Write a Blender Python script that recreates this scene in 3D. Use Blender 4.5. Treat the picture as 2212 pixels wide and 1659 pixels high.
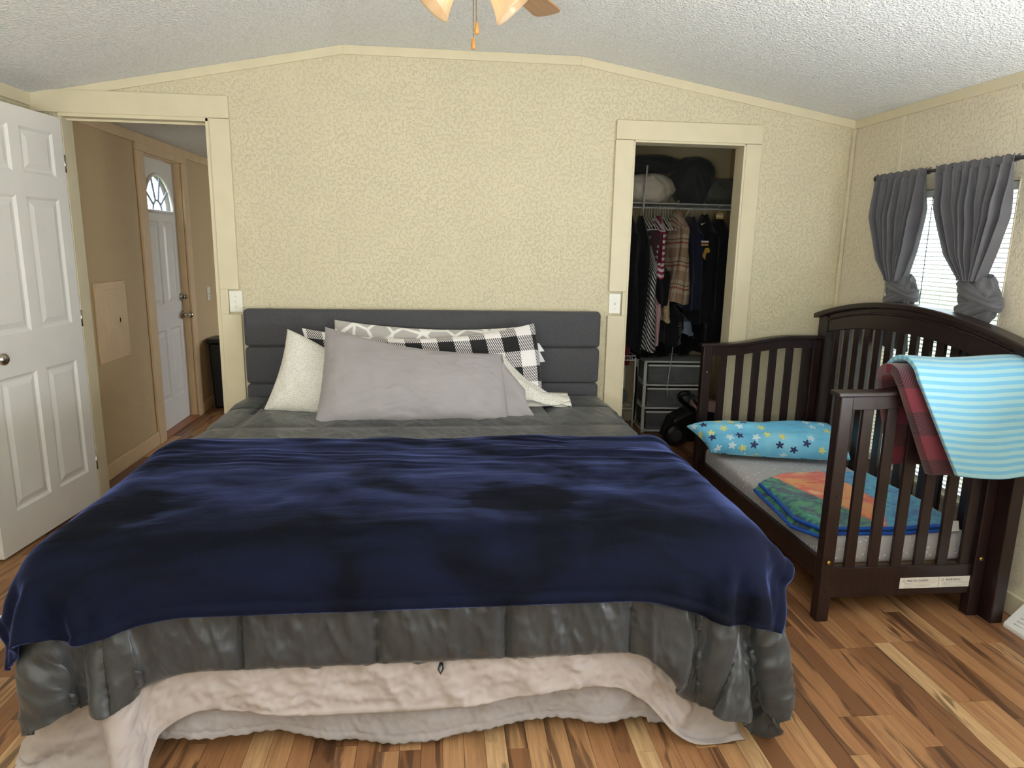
import bpy, bmesh, math, random
import numpy as np
from mathutils import Vector, Matrix
from mathutils.bvhtree import BVHTree

for o in list(bpy.data.objects):
    bpy.data.objects.remove(o)
S = bpy.context.scene
COL = S.collection
random.seed(7)
PI = math.pi

# ------------------------------------------------------------------ camera
F_PX, PITCH, ROLL, YAW, CAM_H, CAM_D = 1478.2, 0.1992, 0.0192, 0.1083, 1.5175, 4.0305
def cam_axes():
    cy, sy = math.cos(YAW), math.sin(YAW)
    cp, sp = math.cos(PITCH), math.sin(PITCH)
    fwd = Vector((sy*cp, cy*cp, -sp)); right = Vector((cy, -sy, 0)); up = right.cross(fwd)
    cr, sr = math.cos(ROLL), math.sin(ROLL)
    return right*cr + up*sr, up*cr - right*sr, fwd
CR, CU, CF = cam_axes()
cam = bpy.data.cameras.new('camera')
cam_o = bpy.data.objects.new('camera', cam); COL.objects.link(cam_o)
cam.sensor_fit = 'HORIZONTAL'; cam.sensor_width = 36.0
cam.lens = F_PX/2212*36.0
cam.clip_start = 0.02
m = Matrix((CR, CU, -CF)).transposed().to_4x4()
m.translation = Vector((0, -CAM_D, CAM_H))
cam_o.matrix_world = m
S.camera = cam_o

# ------------------------------------------------------------------ world, daylight, exposure
S.view_settings.view_transform = 'Standard'
S.view_settings.look = 'None'
S.view_settings.gamma = 1.0
S.view_settings.use_curve_mapping = False
S.view_settings.exposure = 0.04
W = bpy.data.worlds.new('sky'); S.world = W; W.use_nodes = True
W.node_tree.nodes['Background'].inputs[0].default_value = (0.86, 0.93, 1.0, 1)
W.node_tree.nodes['Background'].inputs[1].default_value = 6.5

def area(name, loc, direction, sx, sy, power, color=(0.88, 0.95, 1.0), portal=False):
    l = bpy.data.lights.new(name, 'AREA'); l.shape = 'RECTANGLE'
    l.size = sx; l.size_y = sy; l.energy = power; l.color = color
    o = bpy.data.objects.new(name, l); COL.objects.link(o)
    o.location = loc
    o.rotation_euler = Vector(direction).to_track_quat('-Z', 'Y').to_euler()
    if portal: l.cycles.is_portal = True
    return o
# visible window's portal, plus two unseen lamps added to fill room and ceiling
area('daylight_and_fill', (2.60, -0.86, 1.1), (-1, 0, 0), 1.4, 0.84, 0, portal=True)
area('daylight_and_fill', (2.40, -3.3, 1.05), (-1, 0, 1.4), 1.4, 1.3, 165)  # added fill by the right wall, tilted up; no window is modelled here
area('daylight_and_fill', (-0.7, -5.5, 1.3), (0, 1, 3.0), 1.9, 1.3, 220)  # added fill behind the camera, aimed mostly at the ceiling
# the living room beyond the hall has its own windows
area('living_room_daylight', (2.3, 5.2, 1.3), (-1, -0.35, -0.05), 2.0, 1.4, 40)

# ------------------------------------------------------------------ node helpers
def lin(c):
    c = c/255.0
    return c/12.92 if c <= 0.04045 else ((c+0.055)/1.055)**2.4
def rgb(r, g, b): return (lin(r), lin(g), lin(b), 1.0)

class NT:
    def __init__(self, name):
        self.m = bpy.data.materials.new(name); self.m.use_nodes = True
        self.t = self.m.node_tree; self.bsdf = self.t.nodes['Principled BSDF']; self.out = self.t.nodes['Material Output']
    def n(self, typ, **kw):
        nd = self.t.nodes.new(typ)
        for k, v in kw.items():
            if hasattr(nd, k): setattr(nd, k, v)
            else: nd.inputs[k.replace('_', ' ')].default_value = v
        return nd
    def l(self, a, b): self.t.links.new(a, b)
    def inp(self, name, v):
        s = self.bsdf.inputs[name]
        if hasattr(v, 'is_linked'): self.l(v, s)
        else: s.default_value = v
    def coord(self, kind='Object', scale=(1, 1, 1), rot=(0, 0, 0), loc=(0, 0, 0)):
        tc = self.n('ShaderNodeTexCoord'); mp = self.n('ShaderNodeMapping')
        self.l(tc.outputs[kind], mp.inputs['Vector'])
        mp.inputs['Scale'].default_value = scale; mp.inputs['Rotation'].default_value = rot; mp.inputs['Location'].default_value = loc
        return mp.outputs['Vector']
    def noise(self, vec, scale, detail=3.0, rough=0.5, dist=0.0):
        nd = self.n('ShaderNodeTexNoise'); self.l(vec, nd.inputs['Vector'])
        nd.inputs['Scale'].default_value = scale; nd.inputs['Detail'].default_value = detail
        nd.inputs['Roughness'].default_value = rough; nd.inputs['Distortion'].default_value = dist
        return nd.outputs['Fac']
    def voro(self, vec, scale, feature='F1', out='Distance', rnd=1.0):
        nd = self.n('ShaderNodeTexVoronoi'); nd.feature = feature; self.l(vec, nd.inputs['Vector'])
        nd.inputs['Scale'].default_value = scale; nd.inputs['Randomness'].default_value = rnd
        return nd.outputs[out]
    def math(self, op, a, b=None, c=None, clamp=False):
        nd = self.n('ShaderNodeMath'); nd.operation = op; nd.use_clamp = clamp
        for i, v in enumerate((a, b, c)):
            if v is None: continue
            if hasattr(v, 'is_linked'): self.l(v, nd.inputs[i])
            else: nd.inputs[i].default_value = v
        return nd.outputs[0]
    def ramp(self, fac, stops, interp='LINEAR'):
        nd = self.n('ShaderNodeValToRGB'); self.l(fac, nd.inputs[0]); cr = nd.color_ramp; cr.interpolation = interp
        while len(cr.elements) > 1: cr.elements.remove(cr.elements[-1])
        for i, (p, c) in enumerate(stops):
            e = cr.elements[0] if i == 0 else cr.elements.new(p)
            e.position = p
            e.color = c if not isinstance(c, (int, float)) else (c, c, c, 1)
        return nd.outputs['Color']
    def mix(self, fac, a, b, mode='MIX'):
        nd = self.n('ShaderNodeMix'); nd.data_type = 'RGBA'; nd.blend_type = mode
        for s, v in ((nd.inputs[0], fac), (nd.inputs[6], a), (nd.inputs[7], b)):
            if hasattr(v, 'is_linked'): self.l(v, s)
            else: s.default_value = v
        return nd.outputs[2]
    def sep(self, vec):
        nd = self.n('ShaderNodeSeparateXYZ'); self.l(vec, nd.inputs[0]); return nd.outputs
    def bump(self, h, strength=0.3, dist=0.01):
        nd = self.n('ShaderNodeBump'); self.l(h, nd.inputs['Height'])
        nd.inputs['Strength'].default_value = strength; nd.inputs['Distance'].default_value = dist
        self.l(nd.outputs['Normal'], self.bsdf.inputs['Normal'])
    def attr(self, name, typ='GEOMETRY', out='Fac'):
        nd = self.n('ShaderNodeAttribute'); nd.attribute_name = name; nd.attribute_type = typ
        return nd.outputs[out]

def simple(name, col, rough=0.5, metal=0.0, spec=0.5, var=0.06, nscale=30.0, bump=0.0, bscale=200.0, bdist=0.002, coord='Object'):
    k = NT(name)
    v = k.coord(coord)
    f = k.noise(v, nscale, 3)
    c2 = tuple(x*(1-var*2) for x in col[:3]) + (1,)
    c1 = tuple(min(1, x*(1+var)) for x in col[:3]) + (1,)
    k.inp('Base Color', k.ramp(f, [(0.3, c2), (0.7, c1)]))
    k.inp('Roughness', rough); k.inp('Metallic', metal); k.inp('Specular IOR Level', spec)
    if bump: k.bump(k.noise(v, bscale, 2), bump, bdist)
    return k.m

def fabric(name, col, rough=0.85, weave=900.0, wstr=0.15, sheen=0.15, var=0.08, nscale=12.0, wrinkle=0.0, wscale=(9, 9, 9), coord='Object'):
    k = NT(name)
    v = k.coord(coord)
    f = k.noise(v, nscale, 4, 0.6)
    c2 = tuple(x*(1-var*2) for x in col[:3]) + (1,)
    c1 = tuple(min(1, x*(1+var)) for x in col[:3]) + (1,)
    k.inp('Base Color', k.ramp(f, [(0.3, c2), (0.7, c1)]))
    k.inp('Roughness', rough); k.inp('Sheen Weight', sheen); k.inp('Specular IOR Level', 0.25)
    h = k.math('MULTIPLY', k.noise(v, weave, 1), 0.12)
    if wrinkle:
        wv = k.coord(coord, scale=wscale)
        a = k.noise(wv, 1.0, 5, 0.6, 0.6)
        a = k.math('ABSOLUTE', k.math('SUBTRACT', a, 0.5))
        h = k.math('ADD', h, k.math('MULTIPLY', a, -wrinkle*6))
    k.bump(h, wstr if not wrinkle else 0.6, 0.004)
    return k.m

# ------------------------------------------------------------------ mesh helpers
def link(o, parent=None):
    COL.objects.link(o)
    if parent is not None: o.parent = parent
    return o

class MB:
    def __init__(self): self.v, self.f = [], []
    def add(self, vs, fs):
        b = len(self.v); self.v += [tuple(p) for p in vs]; self.f += [tuple(b+i for i in f) for f in fs]
        return self
    def box(self, x0, x1, y0, y1, z0, z1):
        return self.add([(x0,y0,z0),(x1,y0,z0),(x1,y1,z0),(x0,y1,z0),(x0,y0,z1),(x1,y0,z1),(x1,y1,z1),(x0,y1,z1)],
                        [(0,3,2,1),(4,5,6,7),(0,1,5,4),(1,2,6,5),(2,3,7,6),(3,0,4,7)])
    def hexa(self, p):   # 8 points: bottom ring then top ring
        return self.add(p, [(0,3,2,1),(4,5,6,7),(0,1,5,4),(1,2,6,5),(2,3,7,6),(3,0,4,7)])
    def prism(self, pts, axis, a, b):
        """polygon pts (2D) extruded along axis from a to b"""
        def P(p, t):
            return {'x': (t, p[0], p[1]), 'y': (p[0], t, p[1]), 'z': (p[0], p[1], t)}[axis]
        n = len(pts)
        vs = [P(p, a) for p in pts] + [P(p, b) for p in pts]
        fs = [tuple(range(n)), tuple(reversed(range(n, 2*n)))] + [(i, i+n, (i+1) % n + n, (i+1) % n) for i in range(n)]
        return self.add(vs, fs)
    def tube(self, path, r, seg=8, cap=True):
        path = [Vector(p) for p in path]; n = len(path); rs = r if isinstance(r, (list, tuple)) else [r]*n
        rings = []; ref = None
        for i, p in enumerate(path):
            t = (path[min(i+1, n-1)] - path[max(i-1, 0)]).normalized()
            if ref is None:
                ref = Vector((0, 0, 1)) if abs(t.z) < 0.9 else Vector((1, 0, 0))
            a = (ref - t*ref.dot(t)).normalized(); b = t.cross(a); ref = a
            rings.append([p + (a*math.cos(2*PI*k/seg) + b*math.sin(2*PI*k/seg))*rs[i] for k in range(seg)])
        vs = [q for R in rings for q in R]; fs = []
        for i in range(n-1):
            for k in range(seg):
                fs.append((i*seg+k, i*seg+(k+1) % seg, (i+1)*seg+(k+1) % seg, (i+1)*seg+k))
        if cap:
            fs.append(tuple(reversed(range(seg)))); fs.append(tuple(range((n-1)*seg, n*seg)))
        return self.add(vs, fs)
    def lathe(self, prof, seg=24, M=None):
        """prof: list of (r, z); M transform"""
        vs = []; fs = []; n = len(prof)
        for r, z in prof:
            for k in range(seg):
                p = Vector((r*math.cos(2*PI*k/seg), r*math.sin(2*PI*k/seg), z))
                vs.append(M @ p if M is not None else p)
        for i in range(n-1):
            for k in range(seg):
                fs.append((i*seg+k, i*seg+(k+1) % seg, (i+1)*seg+(k+1) % seg, (i+1)*seg+k))
        if prof[0][0] > 1e-6: fs.append(tuple(reversed(range(seg))))
        if prof[-1][0] > 1e-6: fs.append(tuple(range((n-1)*seg, n*seg)))
        return self.add(vs, fs)
    def grid(self, P, closed_u=False):
        P = np.asarray(P); nv, nu, _ = P.shape
        vs = P.reshape(-1, 3).tolist(); fs = []
        for j in range(nv-1):
            for i in range(nu if closed_u else nu-1):
                a = j*nu+i; b = j*nu+(i+1) % nu
                fs.append((a, b, b+nu, a+nu))
        return self.add(vs, fs)
    def build(self, name, mat, parent=None, smooth=False, bevel=0.0, seg=2, kind=None, loc=None):
        me = bpy.data.meshes.new(name); me.from_pydata(self.v, [], self.f); me.validate(); me.update()
        bm = bmesh.new(); bm.from_mesh(me); bmesh.ops.recalc_face_normals(bm, faces=bm.faces); bm.to_mesh(me); bm.free()
        o = bpy.data.objects.new(name, me)
        if mat: me.materials.append(mat)
        link(o, parent)
        if smooth: me.polygons.foreach_set('use_smooth', [True]*len(me.polygons))
        if bevel:
            b = o.modifiers.new('bevel', 'BEVEL'); b.width = bevel; b.segments = seg; b.limit_method = 'ANGLE'; b.angle_limit = 0.6
            b.harden_normals = False
            if not smooth: me.polygons.foreach_set('use_smooth', [False]*len(me.polygons))
        if kind: o['kind'] = kind
        if loc is not None: o.location = loc
        return o

def grid_obj(name, P, mat, parent=None, uv=None, solid=0.0, off=0.0, closed_u=False, subsurf=0):
    """grid of points as one smooth mesh; uv = (U[nv,nu], V[nv,nu])"""
    P = np.asarray(P, float); nv, nu, _ = P.shape
    iu = np.arange(nu if closed_u else nu-1); jv = np.arange(nv-1)
    J, I = np.meshgrid(jv, iu, indexing='ij')
    a = J*nu+I; b = J*nu+(I+1) % nu
    faces = np.stack([a, b, b+nu, a+nu], -1).reshape(-1, 4)
    me = bpy.data.meshes.new(name)
    me.vertices.add(nv*nu); me.vertices.foreach_set('co', P.reshape(-1))
    nf = len(faces); me.loops.add(nf*4); me.loops.foreach_set('vertex_index', faces.reshape(-1))
    me.polygons.add(nf); me.polygons.foreach_set('loop_start', np.arange(nf)*4)
    me.update(calc_edges=True); me.validate()
    me.polygons.foreach_set('use_smooth', [True]*nf)
    if uv is not None:
        l = me.uv_layers.new(name='UVMap')
        U = np.asarray(uv[0]).reshape(-1)[faces.reshape(-1)]; V = np.asarray(uv[1]).reshape(-1)[faces.reshape(-1)]
        l.data.foreach_set('uv', np.stack([U, V], -1).reshape(-1))
    me.update()
    o = bpy.data.objects.new(name, me); link(o, parent)
    if mat: me.materials.append(mat)
    if solid:
        s = o.modifiers.new('thickness', 'SOLIDIFY'); s.thickness = solid; s.offset = off; s.use_rim = True
    if subsurf:
        s = o.modifiers.new('smooth', 'SUBSURF'); s.levels = subsurf; s.render_levels = subsurf
    return o

def thing(name, label, cat, loc=(0, 0, 0), rotz=0.0, group=None):
    o = bpy.data.objects.new(name, None); link(o); o.empty_display_size = 0.1
    o.location = loc; o.rotation_euler = (0, 0, rotz)
    o['label'] = label; o['category'] = cat
    if group: o['group'] = group
    return o
def tag(o, label, cat, group=None):
    o['label'] = label; o['category'] = cat
    if group: o['group'] = group
    return o
def dup(root, loc=None, rotz=None, label=None):
    r = root.copy(); COL.objects.link(r)
    if loc is not None: r.location = loc
    if rotz is not None: r.rotation_euler = (0, 0, rotz)
    if label: r['label'] = label
    for ch in list(root.children):
        c = ch.copy(); COL.objects.link(c); c.parent = r
        for g in list(ch.children):
            d = g.copy(); COL.objects.link(d); d.parent = c
    return r
def struct(o): o['kind'] = 'structure'; return o

# numpy value noise
def _h(ix, iy, seed):
    n = (ix*374761393 + iy*668265263 + seed*974634777) & 0x7fffffff
    n = ((n ^ (n >> 13))*1274126177) & 0x7fffffff
    return ((n ^ (n >> 16)) & 0xffff)/65535.0
def vnoise(x, y, seed=0):
    x = np.asarray(x, float); y = np.asarray(y, float)
    ix = np.floor(x).astype(np.int64); iy = np.floor(y).astype(np.int64)
    fx = x-ix; fy = y-iy
    fx = fx*fx*fx*(fx*(fx*6-15)+10); fy = fy*fy*fy*(fy*(fy*6-15)+10)
    a = _h(ix, iy, seed); b = _h(ix+1, iy, seed); c = _h(ix, iy+1, seed); d = _h(ix+1, iy+1, seed)
    return (a*(1-fx)+b*fx)*(1-fy) + (c*(1-fx)+d*fx)*fy
def fbm(x, y, seed=0, oct=4, gain=0.5):
    s = 0; a = 1; t = 0
    for o in range(oct):
        s = s + a*vnoise(x*2**o+o*17.3, y*2**o-o*9.1, seed+o); t += a; a *= gain
    return s/t
def ridge(x, y, seed=0, oct=3, gain=0.55):
    s = 0; a = 1; t = 0
    for o in range(oct):
        s = s + a*(1-np.abs(2*vnoise(x*2**o+o*7.7, y*2**o+o*3.3, seed+o)-1)); t += a; a *= gain
    return s/t
def smooth01(t): t = np.clip(t, 0, 1); return t*t*(3-2*t)

def grid_normals(P):
    du = np.gradient(P, axis=1); dv = np.gradient(P, axis=0)
    n = np.cross(du, dv); n /= np.linalg.norm(n, axis=-1, keepdims=True)+1e-12
    return n
def upsample(P, k):
    """cubic (Catmull-Rom) upsampling of a grid by factor k"""
    def up1(A):
        n = A.shape[0]; t = np.linspace(0, n-1, (n-1)*k+1); i = np.clip(np.floor(t).astype(int), 0, n-2); f = (t-i)[:, None, None]
        g = lambda j: A[np.clip(j, 0, n-1)]
        p0, p1, p2, p3 = g(i-1), g(i), g(i+1), g(i+2)
        return 0.5*(2*p1 + (p2-p0)*f + (2*p0-5*p1+4*p2-p3)*f*f + (3*p1-p0-3*p2+p3)*f**3)
    P = up1(P); P = up1(P.transpose(1, 0, 2)).transpose(1, 0, 2)
    return P

# ------------------------------------------------------------------ cloth drape (position based), used for the bedding
def rbox_push(P, c, h, r):
    """push points out of a rounded box"""
    q = P - c; s = np.sign(q); s[s == 0] = 1; a = np.abs(q) - (h - r)
    m = np.maximum(a, 0); L = np.linalg.norm(m, axis=-1)
    d = L + np.minimum(a.max(-1), 0) - r
    inside = d < 0
    n = np.where((L > 1e-9)[..., None], m/(L[..., None]+1e-12), 0)
    k = a.argmax(-1); e = np.zeros_like(a); np.put_along_axis(e, k[..., None], 1, -1)
    n = np.where((L > 1e-9)[..., None], n, e)*s
    P = P + np.where(inside[..., None], -d[..., None]*n, 0)
    return P, inside
def drape(P, collide, steps=110, iters=10, bend=0.25, pin=None, g=9.8, dt=0.016, damp=0.97, fric=0.85, shear=0.6):
    P = P.copy(); V = np.zeros_like(P); rest = P.copy()
    def pairs(sl1, sl2, k):
        return (sl1, sl2, np.linalg.norm(rest[sl1]-rest[sl2], axis=-1), k)
    A = np.s_; cons = []
    nv, nu, _ = P.shape
    for o in (0, 1):
        i1 = np.arange(o, nu-1, 2); cons.append(pairs((slice(None), i1), (slice(None), i1+1), 1.0))
        j1 = np.arange(o, nv-1, 2); cons.append(pairs((j1, slice(None)), (j1+1, slice(None)), 1.0))
    for o in (0, 1):
        i1 = np.arange(o, nu-1, 2)
        for p in (0, 1):
            j1 = np.arange(p, nv-1, 2); JJ, II = np.meshgrid(j1, i1, indexing='ij')
            cons.append(pairs((JJ, II), (JJ+1, II+1), shear)); cons.append(pairs((JJ+1, II), (JJ, II+1), shear))
    for o in range(4):
        i1 = np.arange(o, nu-2, 4); i1b = i1
        cons.append(pairs((slice(None), i1), (slice(None), i1+2), bend))
        j1 = np.arange(o, nv-2, 4); cons.append(pairs((j1, slice(None)), (j1+2, slice(None)), bend))
    for st in range(steps):
        Q = P + V*dt*damp; Q[..., 2] -= g*dt*dt
        if pin is not None: Q[pin] = rest[pin]
        for it in range(iters):
            for (s1, s2, L, k) in cons:
                a = Q[s1]; b = Q[s2]; d = b-a; l = np.linalg.norm(d, axis=-1)+1e-9
                c = (0.5*k*(l-L)/l)[..., None]*d
                Q[s1] = a+c; Q[s2] = b-c
            if pin is not None: Q[pin] = rest[pin]
            if it % 5 == 4 or it == iters-1:
                Q, hit = collide(Q, it == iters-1)
        V = (Q-P)/dt
        V[hit] *= (1-fric)
        sp = np.linalg.norm(V, axis=-1, keepdims=True); V *= np.minimum(1, 2.5/(sp+1e-9))
        P = Q
    return P
def bvh_of(P):
    nv, nu, _ = P.shape
    vs = [Vector(p) for p in P.reshape(-1, 3)]
    fs = [(j*nu+i, j*nu+i+1, (j+1)*nu+i+1, (j+1)*nu+i) for j in range(nv-1) for i in range(nu-1)]
    return BVHTree.FromPolygons(vs, fs)
def bvh_push(P, tree, gap, maxd=0.12):
    """keep points at least gap on the front side of a draped cloth"""
    Q = P.reshape(-1, 3).copy(); hit = np.zeros(len(Q), bool)
    for i, p in enumerate(Q):
        r = tree.find_nearest(Vector(p), maxd)
        if r[0] is None: continue
        n = r[1]; dv = Vector(p)-r[0]; s = dv.dot(n)
        if s < gap:
            if dv.length > gap*1.2 and abs(s) < 0.5*dv.length: continue     # beyond the cloth's edge
            Q[i] = p + np.array(n)*(gap-s); hit[i] = True
    return Q.reshape(P.shape), hit.reshape(P.shape[:2])

# ------------------------------------------------------------------ materials of the setting
def mat_wall(name, col, bstr=0.75, scale=58.0):
    k = NT(name); v = k.coord('Object')
    f = k.noise(v, 3.0, 4, 0.6)
    c2 = tuple(x*0.94 for x in col[:3])+(1,)
    k.inp('Base Color', k.ramp(f, [(0.3, c2), (0.7, col)]))
    k.inp('Roughness', 0.55); k.inp('Specular IOR Level', 0.35)
    a = k.noise(v, scale, 4, 0.55, 0.3)
    h = k.ramp(a, [(0.52, 0.0), (0.60, 0.8), (1.0, 1.0)])
    b = k.noise(v, scale*5, 2)
    h = k.math('ADD', h, k.math('MULTIPLY', b, 0.25))
    k.bump(h, bstr, 0.003)
    return k.m
M_WALL = mat_wall('cream_wall_paint', rgb(217, 207, 177))
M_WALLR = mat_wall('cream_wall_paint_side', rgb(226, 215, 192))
M_HALL = mat_wall('tan_hall_paint', rgb(206, 180, 138), 0.4)
M_TRIM = simple('cream_trim_paint', rgb(219, 208, 178), 0.42, var=0.02, nscale=8)
M_HTRIM = simple('tan_trim_paint', rgb(222, 192, 150), 0.45, var=0.03, nscale=8)
def mat_popcorn():
    k = NT('popcorn_ceiling'); v = k.coord('Object')
    a = k.noise(v, 75, 3, 0.6)
    b = k.voro(v, 120)
    h = k.math('ADD', k.ramp(a, [(0.38, 0.0), (0.62, 1.0)]), k.math('MULTIPLY', k.math('SUBTRACT', 0.6, b), 0.8))
    k.inp('Base Color', k.ramp(a, [(0.3, rgb(232, 234, 233)), (0.6, rgb(250, 250, 249))]))
    k.inp('Roughness', 0.9); k.inp('Specular IOR Level', 0.15)
    k.bump(h, 0.75, 0.006)
    return k.m
M_CEIL = mat_popcorn()
M_WHITE = simple('white_door_paint', rgb(236, 234, 230), 0.38, var=0.012, nscale=6)
M_PLATE = simple('white_plastic_plate', rgb(240, 238, 228), 0.35, var=0.01)
M_DARK = simple('dark_void', rgb(20, 18, 16), 0.9)
M_NICKEL = simple('brushed_nickel', rgb(190, 184, 175), 0.25, metal=1.0, var=0.02)
M_BLACKM = simple('black_painted_metal', rgb(28, 26, 28), 0.4, var=0.05)
M_BLACKP = simple('black_plastic', rgb(16, 16, 18), 0.42, var=0.05)
M_WIRE = simple('white_coated_wire', rgb(215, 215, 212), 0.4, var=0.02)

def mat_plank():
    k = NT('walnut_laminate'); tone = k.attr('tone'); off = k.attr('shift')
    tc = k.n('ShaderNodeTexCoord'); s = k.sep(tc.outputs['Object'])
    cmb = k.n('ShaderNodeCombineXYZ')
    k.l(k.math('ADD', s[0], k.math('MULTIPLY', off, 37.0)), cmb.inputs[0])
    k.l(k.math('ADD', s[1], k.math('MULTIPLY', off, 91.0)), cmb.inputs[1])
    k.l(k.math('MULTIPLY', off, 53.0), cmb.inputs[2])
    def mp(sx, sy):
        m_ = k.n('ShaderNodeMapping'); k.l(cmb.outputs[0], m_.inputs['Vector']); m_.inputs['Scale'].default_value = (sx, sy, 1); return m_.outputs['Vector']
    grain = k.noise(mp(60, 3.0), 1.0, 5, 0.65, 0.8)
    band = k.noise(mp(11, 1.1), 1.0, 3, 0.55, 1.6)
    fine = k.noise(mp(260, 9), 1.0, 3, 0.6)
    base = k.ramp(tone, [(0.0, rgb(112, 78, 54)), (0.2, rgb(150, 106, 72)), (0.45, rgb(178, 130, 90)), (0.75, rgb(196, 152, 108)), (1.0, rgb(216, 180, 134))])
    c = k.mix(k.ramp(grain, [(0.35, 0.0), (0.7, 0.55)]), base, rgb(128, 82, 50))
    dark = k.ramp(band, [(0.30, 1.0), (0.385, 0.85), (0.43, 0.0), (0.60, 0.0), (0.66, 0.35), (0.72, 0.0)])
    dark = k.math('MULTIPLY', dark, k.ramp(grain, [(0.25, 1.0), (0.75, 0.55)]))
    c = k.mix(k.math('MULTIPLY', dark, 0.95), c, rgb(58, 38, 28))
    c = k.mix(k.math('MULTIPLY', k.ramp(fine, [(0.4, 0.0), (0.75, 1.0)]), 0.22), c, rgb(88, 56, 36))
    k.inp('Base Color', c)
    k.inp('Roughness', k.math('ADD', k.math('MULTIPLY', grain, 0.18), 0.30))
    k.inp('Specular IOR Level', 0.45)
    k.bump(fine, 0.12, 0.001)
    return k.m
M_PLANK = mat_plank()

# ------------------------------------------------------------------ room shell
XL, XR = -2.115, 2.452
YN, YB = -5.6, 6.2               # near wall behind the camera, far end of the living room
WT = 0.10                        # far wall thickness
Z_L, Z_P, Z_R = 2.245, 2.556, 2.277
XP0, XP1 = -0.51, 0.789
DX0, DX1, DZ = -1.985, -1.227, 2.158      # bedroom doorway
CX0, CX1, CZ = 1.12, 1.776, 2.117         # closet doorway

fl = struct(MB().box(XL-0.35, XR+0.1, YN, YB, -0.06, -0.012).build('floor', M_DARK))
# strips of the laminate: each its own piece
def vis_score(x, y):
    d = Vector((x, y, 0)) - Vector((0, -CAM_D, CAM_H)); z = d.dot(CF)
    if z < 0.3: return 0
    px = 1106 + F_PX*d.dot(CR)/z; py = 829.5 - F_PX*d.dot(CU)/z
    if px < -60 or px > 2270 or py > 1720: return 0
    if -0.95 < x < 0.85 and -2.05 < y < 0: return 0
    if y > 0.0 and not (x < -1.2 or (1.1 < x < 1.8 and y < 1.5)): return 0
    return 1/z**2
strips = []
rnd = random.Random(3)
SW = 0.0655
nx = int((XR + 0.02 - (XL-0.3))/SW)+1
for i in range(nx):
    x0 = XL-0.3 + i*SW
    if i % 3 == 0: board_off = rnd.random()*1.2
    y = YN - board_off - rnd.random()*0.4
    while y < 3.4:
        L = rnd.choice((0.3, 0.42, 0.55, 0.68, 0.85))
        # boards are three strips wide and 1.2 m long: all strips stop at the board's end
        bend_ = math.ceil((y - (YN-board_off) + 0.02)/1.215)*1.215 + (YN-board_off)
        y1 = min(y+L, bend_)
        if bend_-y1 < 0.12: y1 = bend_
        if y1 > YN:
            strips.append((vis_score(x0+SW/2, (y+y1)/2)*(y1-y), x0, max(y, YN), y1))
        y = y1
strips.sort(reverse=True)
def strip_mesh(items, name, parent, kind=None):
    mb = MB(); t = []; sh = []
    for (x0, y0, y1) in items:
        g = 0.0006
        mb.box(x0+g, x0+SW-g, y0+g, y1-g, -0.0125, 0.0)
        a, b = rnd.random(), rnd.random(); t += [a]*8; sh += [b]*8
    o = mb.build(name, M_PLANK, parent, kind=kind)
    me = o.data
    for nm, d in (('tone', t), ('shift', sh)):
        at = me.attributes.new(nm, 'FLOAT', 'POINT'); at.data.foreach_set('value', d)
    return o
NP = 290
for s in strips[:NP]: strip_mesh([s[1:]], 'plank', fl)
strip_mesh([s[1:] for s in strips[NP:]], 'planks_beyond', fl, 'stuff')

# far wall with its two doorways
wall = MB()
wall.box(XL-0.1, DX0, 0, WT, 0, 2.66); wall.box(DX0, DX1, 0, WT, DZ, 2.66)
wall.box(DX1, CX0, 0, WT, 0, 2.66); wall.box(CX0, CX1, 0, WT, CZ, 2.66); wall.box(CX1, XR+0.1, 0, WT, 0, 2.66)
struct(wall.build('wall_far', M_WALL))
struct(MB().box(XL-0.1, XL, YN, 0, 0, 2.5).build('wall_left', M_WALL))
struct(MB().box(XL-0.1, XR+0.1, YN-0.1, YN, 0, 2.7).build('wall_near', M_WALL))
# right wall with the window opening
WY0, WY1, WZ0, WZ1 = -1.262, -0.455, 0.36, 1.842
rw = MB()
rw.box(XR, XR+0.1, YN, WY0, 0, 2.5); rw.box(XR, XR+0.1, WY1, 0, 0, 2.5)
rw.box(XR, XR+0.1, WY0, WY1, 0, WZ0); rw.box(XR, XR+0.1, WY0, WY1, WZ1, 2.5)
struct(rw.build('wall_right', M_WALLR))
# vaulted ceiling: slope, flat ridge, slope
def zceil(x):
    if x < XP0: return Z_P + (Z_L-Z_P)*(x-XP0)/(XL-XP0)
    if x > XP1: return Z_P + (Z_R-Z_P)*(x-XP1)/(XR-XP1)
    return Z_P
def zl(x): return zceil(x)
xs = [XL-0.1, XP0, XP1, XR+0.1]
zs = [zl(x) for x in xs]
poly = [(x, z) for x, z in zip(xs, zs)] + [(x, z+0.06) for x, z in zip(reversed(xs), reversed(zs))]
struct(MB().prism(poly, 'y', YN-0.1, 0.0).build('ceiling', M_CEIL))
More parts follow.
